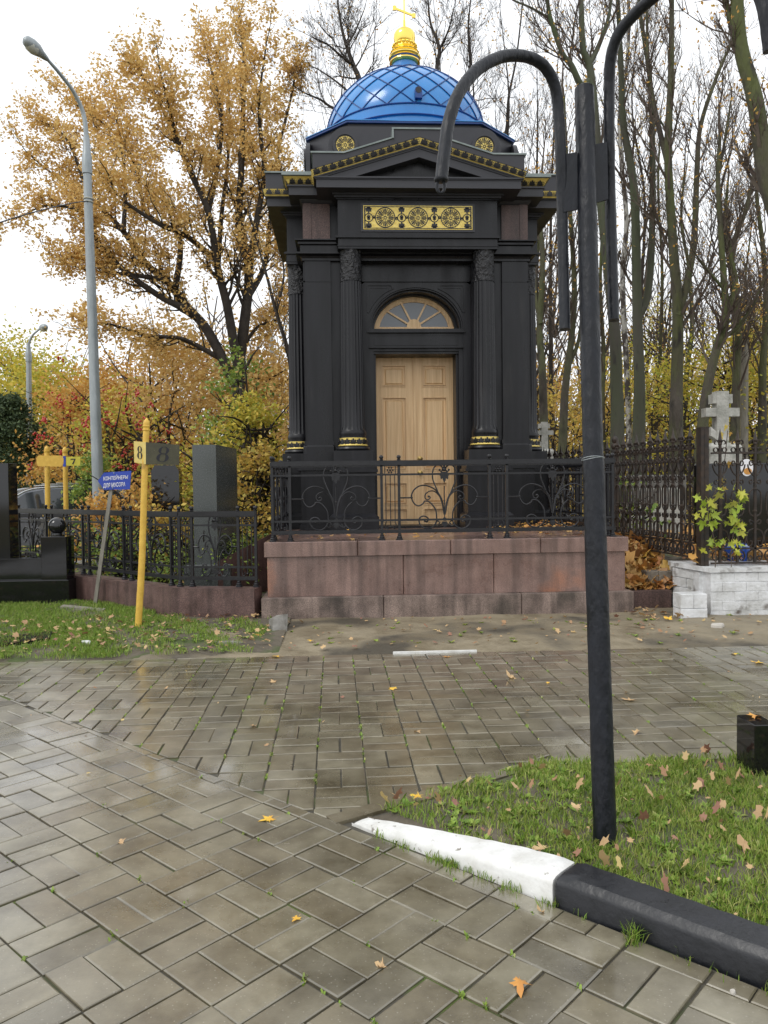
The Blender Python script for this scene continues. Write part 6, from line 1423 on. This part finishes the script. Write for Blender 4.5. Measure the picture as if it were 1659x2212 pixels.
rt('huge leaning trunk entering high at the top right corner', 13, 31, [([(1745,1040),(1742,900),(1725,700),(1690,500),(1655,380),(1632,220),(1600,100),(1590,-30)],.22,.10,0,5,1.8,.5),([(1612,130),(1585,70),(1572,20),(1562,-30)],.07,.04,.2,5,1.5,.2),([(1652,360),(1680,200),(1700,60)],.06,.03,.2,6,1.4,.3)])
rt('thin tree far right between cross and frame edge', 26, 32, [(c7((1560,B0),(1560,2100),(1570,1800),(1540,1500),(1570,1200)),.10,.025,0,12,2.4,.3)])
rt('thin tree seen through the fork right of the pole', 25, 33, [(c7((1080,B0),(1080,2100),(1100,1800),(1110,1400),(1090,1000),(1100,650)),.09,.025,0,14,2.4,.3)])
rt('slim mossy tree in the gap between the pole arms', 24, 34, [(c7((810,B0),(800,2100),(805,1800),(790,1500),(800,1200),(830,900)),.10,.03,0,10,2.2,.3)])
# bare crowns behind the dome
for i, (u, vt, y, r_, lab) in enumerate([(735,60,27,.09,'bare twiggy tree left of the dome'),(812,20,30,.10,'bare tree rising just left of the gilded cross'),(940,0,28,.10,'bare tree rising right of the gilded cross'),(1010,30,26,.10,'bare tree behind the right shoulder of the dome'),(1085,20,25,.10,'bare tree in the bend of the left pipe arm'),(1150,150,24,.09,'bare tree between cornice and the left pipe arm'),(1190,60,29,.10,'bare tree behind the straight left pipe arm'),(675,330,24,.07,'low bare tree left of the attic'),(1380,40,28,.1,'bare tree far behind between the grey trunks'),(1570,200,27,.09,'bare tree far behind the white cross')]):
    rr = random.Random(i+50); P = [(u+rr.uniform(-10,10), 1080), (u+rr.uniform(-10,10), 900), (u+rr.uniform(-14,14), 650), (u+rr.uniform(-14,14), 430), (u+rr.uniform(-16,16), (430+vt)/2), (u+rr.uniform(-20,20), vt)]
    t = Tree('bare_tree', lab, y, 60+i, 'barkdark', group='bare trees far behind the tomb')
    Q, R = t.limb(P, r_*1.2, .010, ground=True, wob=.06); t.sprout(Q, R, 16, 2.8, .38, 2, .8, 6, .6)
    for q in range(2):
        j = rr.randint(8, 14); p = Q[j]; d = np.array([rr.choice((-1,1))*rr.uniform(.25,.5), rr.uniform(-.3,.3), 1.0]); L = (Q[-1][2]-p[2])*.8
        S_ = np.array([p, p+d*L*.3, p+d*np.array([.7,.7,1])*L*.65, p+d*np.array([.6,.6,1])*L]); S_ = catm(S_, 6); Rr = np.linspace(.045,.010,len(S_)); t.tr.tube(S_, Rr, 6); t.sprout(S_, Rr, 9, 2.2, .2, 2, .8, 5, .6)
    t.done(260, .08, .3, 'orgleaf')
c1 = lambda *P: [((800+x*.6028)/1.4467, y*.6028/1.4467) for x, y in P]
def spread(label, y, seed, limbs):
    t = Tree('bare_tree', label, y, seed, 'barkdark', group='bare trees far behind the tomb')
    for i, (P, r0, r1, n, L) in enumerate(limbs):
        Q, R = t.limb(P, r0, r1, y, (-1)**i*.8, ground=(i == 0), wob=.04)
        t.sprout(Q, R, n, L, .45 if i == 0 else .1, 2, .5, 6, .8)
    t.done(300, .07, .25, 'orgleaf')
spread('wide spreading bare tree whose limbs reach out left of the dome', 23, 91, [(c1((600,2700),(590,1900),(570,1000),(545,480),(505,340),(480,270),(450,170),(430,60),(420,-40)),.13,.02,16,2.0),(c1((505,340),(440,290),(370,230),(285,190)),.045,.012,9,1.3),(c1((470,240),(520,150),(565,40)),.04,.012,8,1.4),(c1((560,620),(400,560),(340,520),(250,480),(190,440)),.045,.012,11,1.3),(c1((560,560),(450,450),(340,370),(280,340)),.04,.012,8,1.3)])
spread('bare tree with long upright limbs behind the right side of the dome', 24, 92, [(c1((1010,2700),(1000,1600),(990,700),(940,380),(950,250),(905,120),(890,-30)),.13,.02,14,1.9),(c1((985,650),(1060,560),(1100,480),(1110,330),(1100,150),(1115,-20)),.06,.02,14,1.8),(c1((1000,800),(1200,760),(1290,700),(1310,500),(1350,300),(1385,-10)),.06,.02,14,1.8),(c1((950,260),(1000,150),(1030,20)),.04,.012,8,1.4)])
# ---- leafy trees and shrubs: cloud crowns on real stems
def leafy(name, label, x, y, h0, h1, rad, n, size, m, seed, stems=4, cat=None, group=None, clumps=34, cs=.42, bark='barkdark', lean=0, extra=None):
    g = np.random.default_rng(seed); t = thing(name, label, cat or 'tree', (x, y, 0), group); tr = MB(); C = []
    for s_ in range(stems):
        a = g.random()*6.28; e = np.array([x+math.cos(a)*rad*.5*g.random(), y+math.sin(a)*rad*.5*g.random(), h0+(h1-h0)*g.uniform(.6,.95)]); b = np.array([x+g.normal()*.06*stems**.5, y+g.normal()*.06*stems**.5, -.05])
        P = catm([b, b+(e-b)*.35+g.normal(size=3)*.08*rad, b+(e-b)*.7+g.normal(size=3)*.12*rad, e], 5); tr.tube(P, np.linspace(.02+.012*(h1), .012, len(P)), 6)
        for q in range(7):
            i = g.integers(5, len(P)-1); a = g.random()*6.28; L = rad*g.uniform(.4,.95); d = np.array([math.cos(a)*L, math.sin(a)*L, L*g.uniform(.0,.9)]); tr.tube(catm([P[i], P[i]+d*.5+g.normal(size=3)*.06*L, P[i]+d], 3), np.linspace(.016+.003*h1,.006,7), 4, caps=False)
    for c in range(clumps):
        a = g.random()*6.28; q = g.random()**.5; z = g.random(); prof = math.sin(math.pi*min(1,(.12+.88*z)))**.6
        C.append([x+math.cos(a)*q*rad*prof, y+math.sin(a)*q*rad*prof, h0+(h1-h0)*z, cs*g.uniform(.5,1.3)*rad])
    C = np.array(C); k = g.integers(0, clumps, n); P = C[k,:3]+g.normal(size=(n,3))*C[k,3:4]*np.array([.5,.5,.42]); P[:,2] = np.maximum(P[:,2], .05+.2*g.random(n))
    tr.build('trunk' if cat is None else 'stems', M[bark], t, smooth=60); quads_mesh('crown' if cat is None else 'leaves', leaf_quads(g, P, size, flat=.2), 4, M[m], t)
    if extra == 'berries':
        b = MB()
        for q in range(70):
            c = C[g.integers(0,clumps)]; p = c[:3]+g.normal(size=3)*c[3]*.6
            for w_ in range(7): b.ball(p+g.normal(size=3)*.045, .028, 5)
        o = b.build('berries', M['berry'], t); o['kind'] = 'stuff'
    return t
def X(u, y): return at(u, 1060, y=y).x
# left
leafy('maple_tree','yellow green tree at the far left skyline behind the small lamp', X(30,40),40,3,8.6,4.2,13000,.16,'golleaf',101,clumps=42)
leafy('maple_tree','golden tree left of the tall lamp lower on the skyline', X(130,33),33,2,6.4,3.0,8000,.16,'golleaf',102)
leafy('orange_tree','low orange leafed tree directly behind the tall lamp base', X(250,27),27,.8,5.2,2.8,13000,.13,'orgleaf',103,clumps=44)
leafy('orange_tree','orange tree in front of the oak trunk', X(380,25),25,1.0,6.0,3.4,15000,.12,'oakleaf',104,clumps=44)
leafy('orange_tree','orange tree between the oak and the tomb at mid height', X(560,24),24,1.2,5.6,2.6,12000,.12,'oakleaf',105,clumps=40)
leafy('conifer','dark green bushy conifer at the left edge behind the parked car', X(30,23),23,.4,4.1,1.2,30000,.075,'darkleaf',106,stems=1,clumps=60,cs=.24)
leafy('rowan','rowan with clusters of red berries behind the two small yellow posts', X(175,20),20,1.4,4.2,1.4,3600,.09,'orgleaf',107,stems=7,extra='berries')
leafy('rowan','second rowan with red berries right of the tall lamp', X(262,19),19,1.2,3.8,1.3,2600,.09,'golleaf',108,stems=6,extra='berries')
sg='shrubs behind the low iron fence'
leafy('shrub','green shrub beside the back end of the parked car', X(205,17.2),17.2,.2,2.3,.55,3200,.075,'greleaf',109,stems=6,cat='shrub',group=sg)
leafy('shrub','tall airy green shrub just left of the tomb with thin reddish stems', X(545,14.5),14.5,.4,3.1,.95,3600,.075,'golleaf',110,stems=12,cat='shrub',group=sg)
leafy('shrub','green leafed sapling in front of the oak trunk', X(515,15.5),15.5,1.8,4.2,.7,1500,.08,'greleaf',111,stems=5,cat='shrub',group=sg)
leafy('shrub','orange shrub in front of the black clipped gravestone', X(352,12.6),12.6,.1,1.15,.55,1300,.075,'yelleaf',112,stems=7,cat='shrub',group=sg)
leafy('shrub','rusty orange low shrub behind the arrow sign', X(262,13.4),13.4,.2,1.6,.85,2600,.07,'orgleaf',113,stems=8,cat='shrub',group=sg)
leafy('shrub','yellow shrub right of the grey stele', X(560,13.8),13.8,.2,2.2,.75,2600,.08,'yelleaf',114,stems=8,cat='shrub',group=sg)
leafy('shrub','yellow green shrub behind the grey stele', X(450,14.8),14.8,.4,2.4,1.0,3600,.08,'golleaf',115,stems=8,cat='shrub',group=sg)
leafy('shrub','low flowering green plants inside the left plot', X(420,10.6),10.9,.3,.85,.75,1500,.05,'greleaf',116,stems=10,cat='shrub',group=sg)
leafy('shrub','low green plants behind the receding left fence', X(250,11.9),12.1,.1,.8,1.0,1900,.055,'greleaf',117,stems=10,cat='shrub',group=sg)
leafy('shrub','low green plants between the grey stele and the tomb', X(535,11.6),12.0,.1,.75,.6,1100,.055,'greleaf',118,stems=8,cat='shrub',group=sg)
# right understorey
ug='yellow understorey trees behind the fence at the right'
for i, (u, y, h0, h1, rad, n, m, lab) in enumerate([(1180,24,.6,4.2,1.9,3600,'yelleaf','yellow bush tree behind the small white cross'),(1255,27,.8,5.0,2.3,3800,'yelleaf','yellow tree behind the black pole'),(1350,25,.8,4.8,2.2,3600,'yelleaf','yellow tree behind the two smooth grey trunks'),(1440,23,1.2,5.0,2.0,3400,'golleaf','green gold tree behind the birch'),(1530,26,.8,5.8,2.6,4600,'yelleaf','yellow tree behind the leaning dark tree'),(1620,22,1.0,6.0,2.2,6500,'golleaf','gold green tree at the right frame edge'),(1680,25,2.5,7.5,2.2,6000,'yelleaf','tall yellow tree beyond the right frame edge'),(1410,32,4.5,9.0,2.6,3600,'golleaf','pale green gold crown high between the grey trunks'),(1205,33,1,6.5,3.0,4500,'orgleaf','sparse orange tree far behind the small cross')]):
    leafy('maple_tree', lab, X(u,y), y, h0, h1, rad, n, .10, m, 130+i, stems=4, group=ug, clumps=40, cs=.36)
leafy('shrub','green yellow ivy like shrub inside the old fence', 4.15,11.3,.65,1.5,.4,420,.07,'greleaf',150,stems=5,cat='shrub',group=sg)
# maple sapling poking through the fence, big lime leaves
def sapling(label, pix, y, seed, n, size, m='limeleaf'):
    g = np.random.default_rng(seed); P = [at(u, v, y=y+dy) for u, v, dy in pix]; t = thing('maple_sapling', label, 'sapling', tuple(P[0])); mb = MB()
    mb.tube(smooth_path([(P[0].x,P[0].y,.5)]+P, 5), .005, 5); mb.build('stem', M['twig'], t); S_ = smooth_path(P, 6); L = MB()
    for q in range(n):
        p = np.array(S_[g.integers(0, len(S_))])+g.normal(size=3)*np.array([.075,.05,.075]); vs, fs = leaf_mesh(int(seed*31+q), g.uniform(.1,.6)); s_ = size*g.uniform(.6,1.25)
        Rm = Matrix.Rotation(g.normal()*.5,4,'Z') @ Matrix.Rotation(R_(90)+g.normal()*.45,4,'X') @ Matrix.Rotation(math.pi+g.normal()*.6,4,'Z')
        L.add([tuple(Matrix.Translation(p) @ Rm @ Vector((x*s_,yy*s_,z*s_))) for x, yy, z in vs], fs)
    L.build('leaves', M[m], t, smooth=60); return t
sapling('lime green maple sapling hanging on the steel post of the right fence', [(1545,1175,-.1),(1530,1110,-.14),(1548,1055,-.16)], 8.60, 7, 24, .092)
sapling('yellow lime maple sapling growing through the fence right of the steel post', [(1580,1180,-.1),(1592,1110,-.12),(1600,1050,-.14)], 8.60, 8, 28, .090)
sapling('few yellow maple leaves climbing behind the fence near the post', [(1560,1050,.2),(1565,1000,.2),(1572,930,.2)], 8.7, 9, 8, .06, 'yelleaf')
sapling('green nettle like seedling at the foot of the receding fence', [(1430,1180,-.1),(1425,1130,0),(1418,1080,0)], 9.5, 10, 9, .055, 'greleaf')
# ---- far wood closing the view
g = np.random.default_rng(77); V = []; tr = MB()
for q in range(420):
    y = g.uniform(42, 75); x = g.uniform(-42, 62); 
    if x > 10: hmax = g.uniform(7, 15)
    elif x < -8: hmax = g.uniform(4, 8)
    else: hmax = g.uniform(6, 11)
    r = g.uniform(1.6, 3.2); n = 150
    P = np.array([x, y, 0])+np.stack([g.normal(size=n)*r*.55, g.normal(size=n)*r*.55, hmax*g.beta(1.3,2.0,size=n)], 1); V.append(P)
    if q % 2: tr.tube([(x,y,-.2),(x+g.normal()*.4,y,hmax*.6),(x+g.normal()*.8,y,hmax*1.35)], [.16,.11,.03], 5)
    for w_ in range(16): a = g.random()*6.28; z = hmax*g.uniform(.15,1.15); q_ = g.uniform(.5,1.3); tr.tube([(x,y,z),(x+math.cos(a)*1.1*q_,y+math.sin(a),z+1.3*q_),(x+math.cos(a)*1.9*q_,y+math.sin(a),z+3.0*q_)], [.05,.032,.010], 3, caps=False)
V = np.concatenate(V); ws = tr.build('far_wood', M['twig']); ws['kind'] = 'stuff'
k = g.random(len(V)); quads_mesh('far_foliage', leaf_quads(g, V[k < .5], .26), 4, M['yelleaf'], kind='stuff'); quads_mesh('far_foliage', leaf_quads(g, V[(k >= .5)&(k<.72)], .26), 4, M['golleaf'], kind='stuff'); quads_mesh('far_foliage', leaf_quads(g, V[k >= .72], .26), 4, M['orgleaf'], kind='stuff')
# ground leaves and low growth behind the plots
P_ = np.array([[g.uniform(-12, 0), g.uniform(11, 24), .03] for _ in range(1600)]); litter('leaf_litter', P_, .11, M['litter'])
C = []
for q in range(9000): x, y = g.uniform(-14, 1), g.uniform(12.5, 26); C.append([x, y, .03+.35*g.random()*max(0,math.sin(x*1.1+y*.7))])
quads_mesh('ground_cover', leaf_quads(g, np.array(C), .14), 4, M['greleaf'], kind='stuff')
C = []
for q in range(9000): x, y = g.uniform(4, 16), g.uniform(14, 30); C.append([x, y, .62+.5*g.random()*max(.2,math.sin(x*1.1+y*.7))])
quads_mesh('ground_cover', leaf_quads(g, np.array(C), .13), 4, M['yelleaf'], kind='stuff')
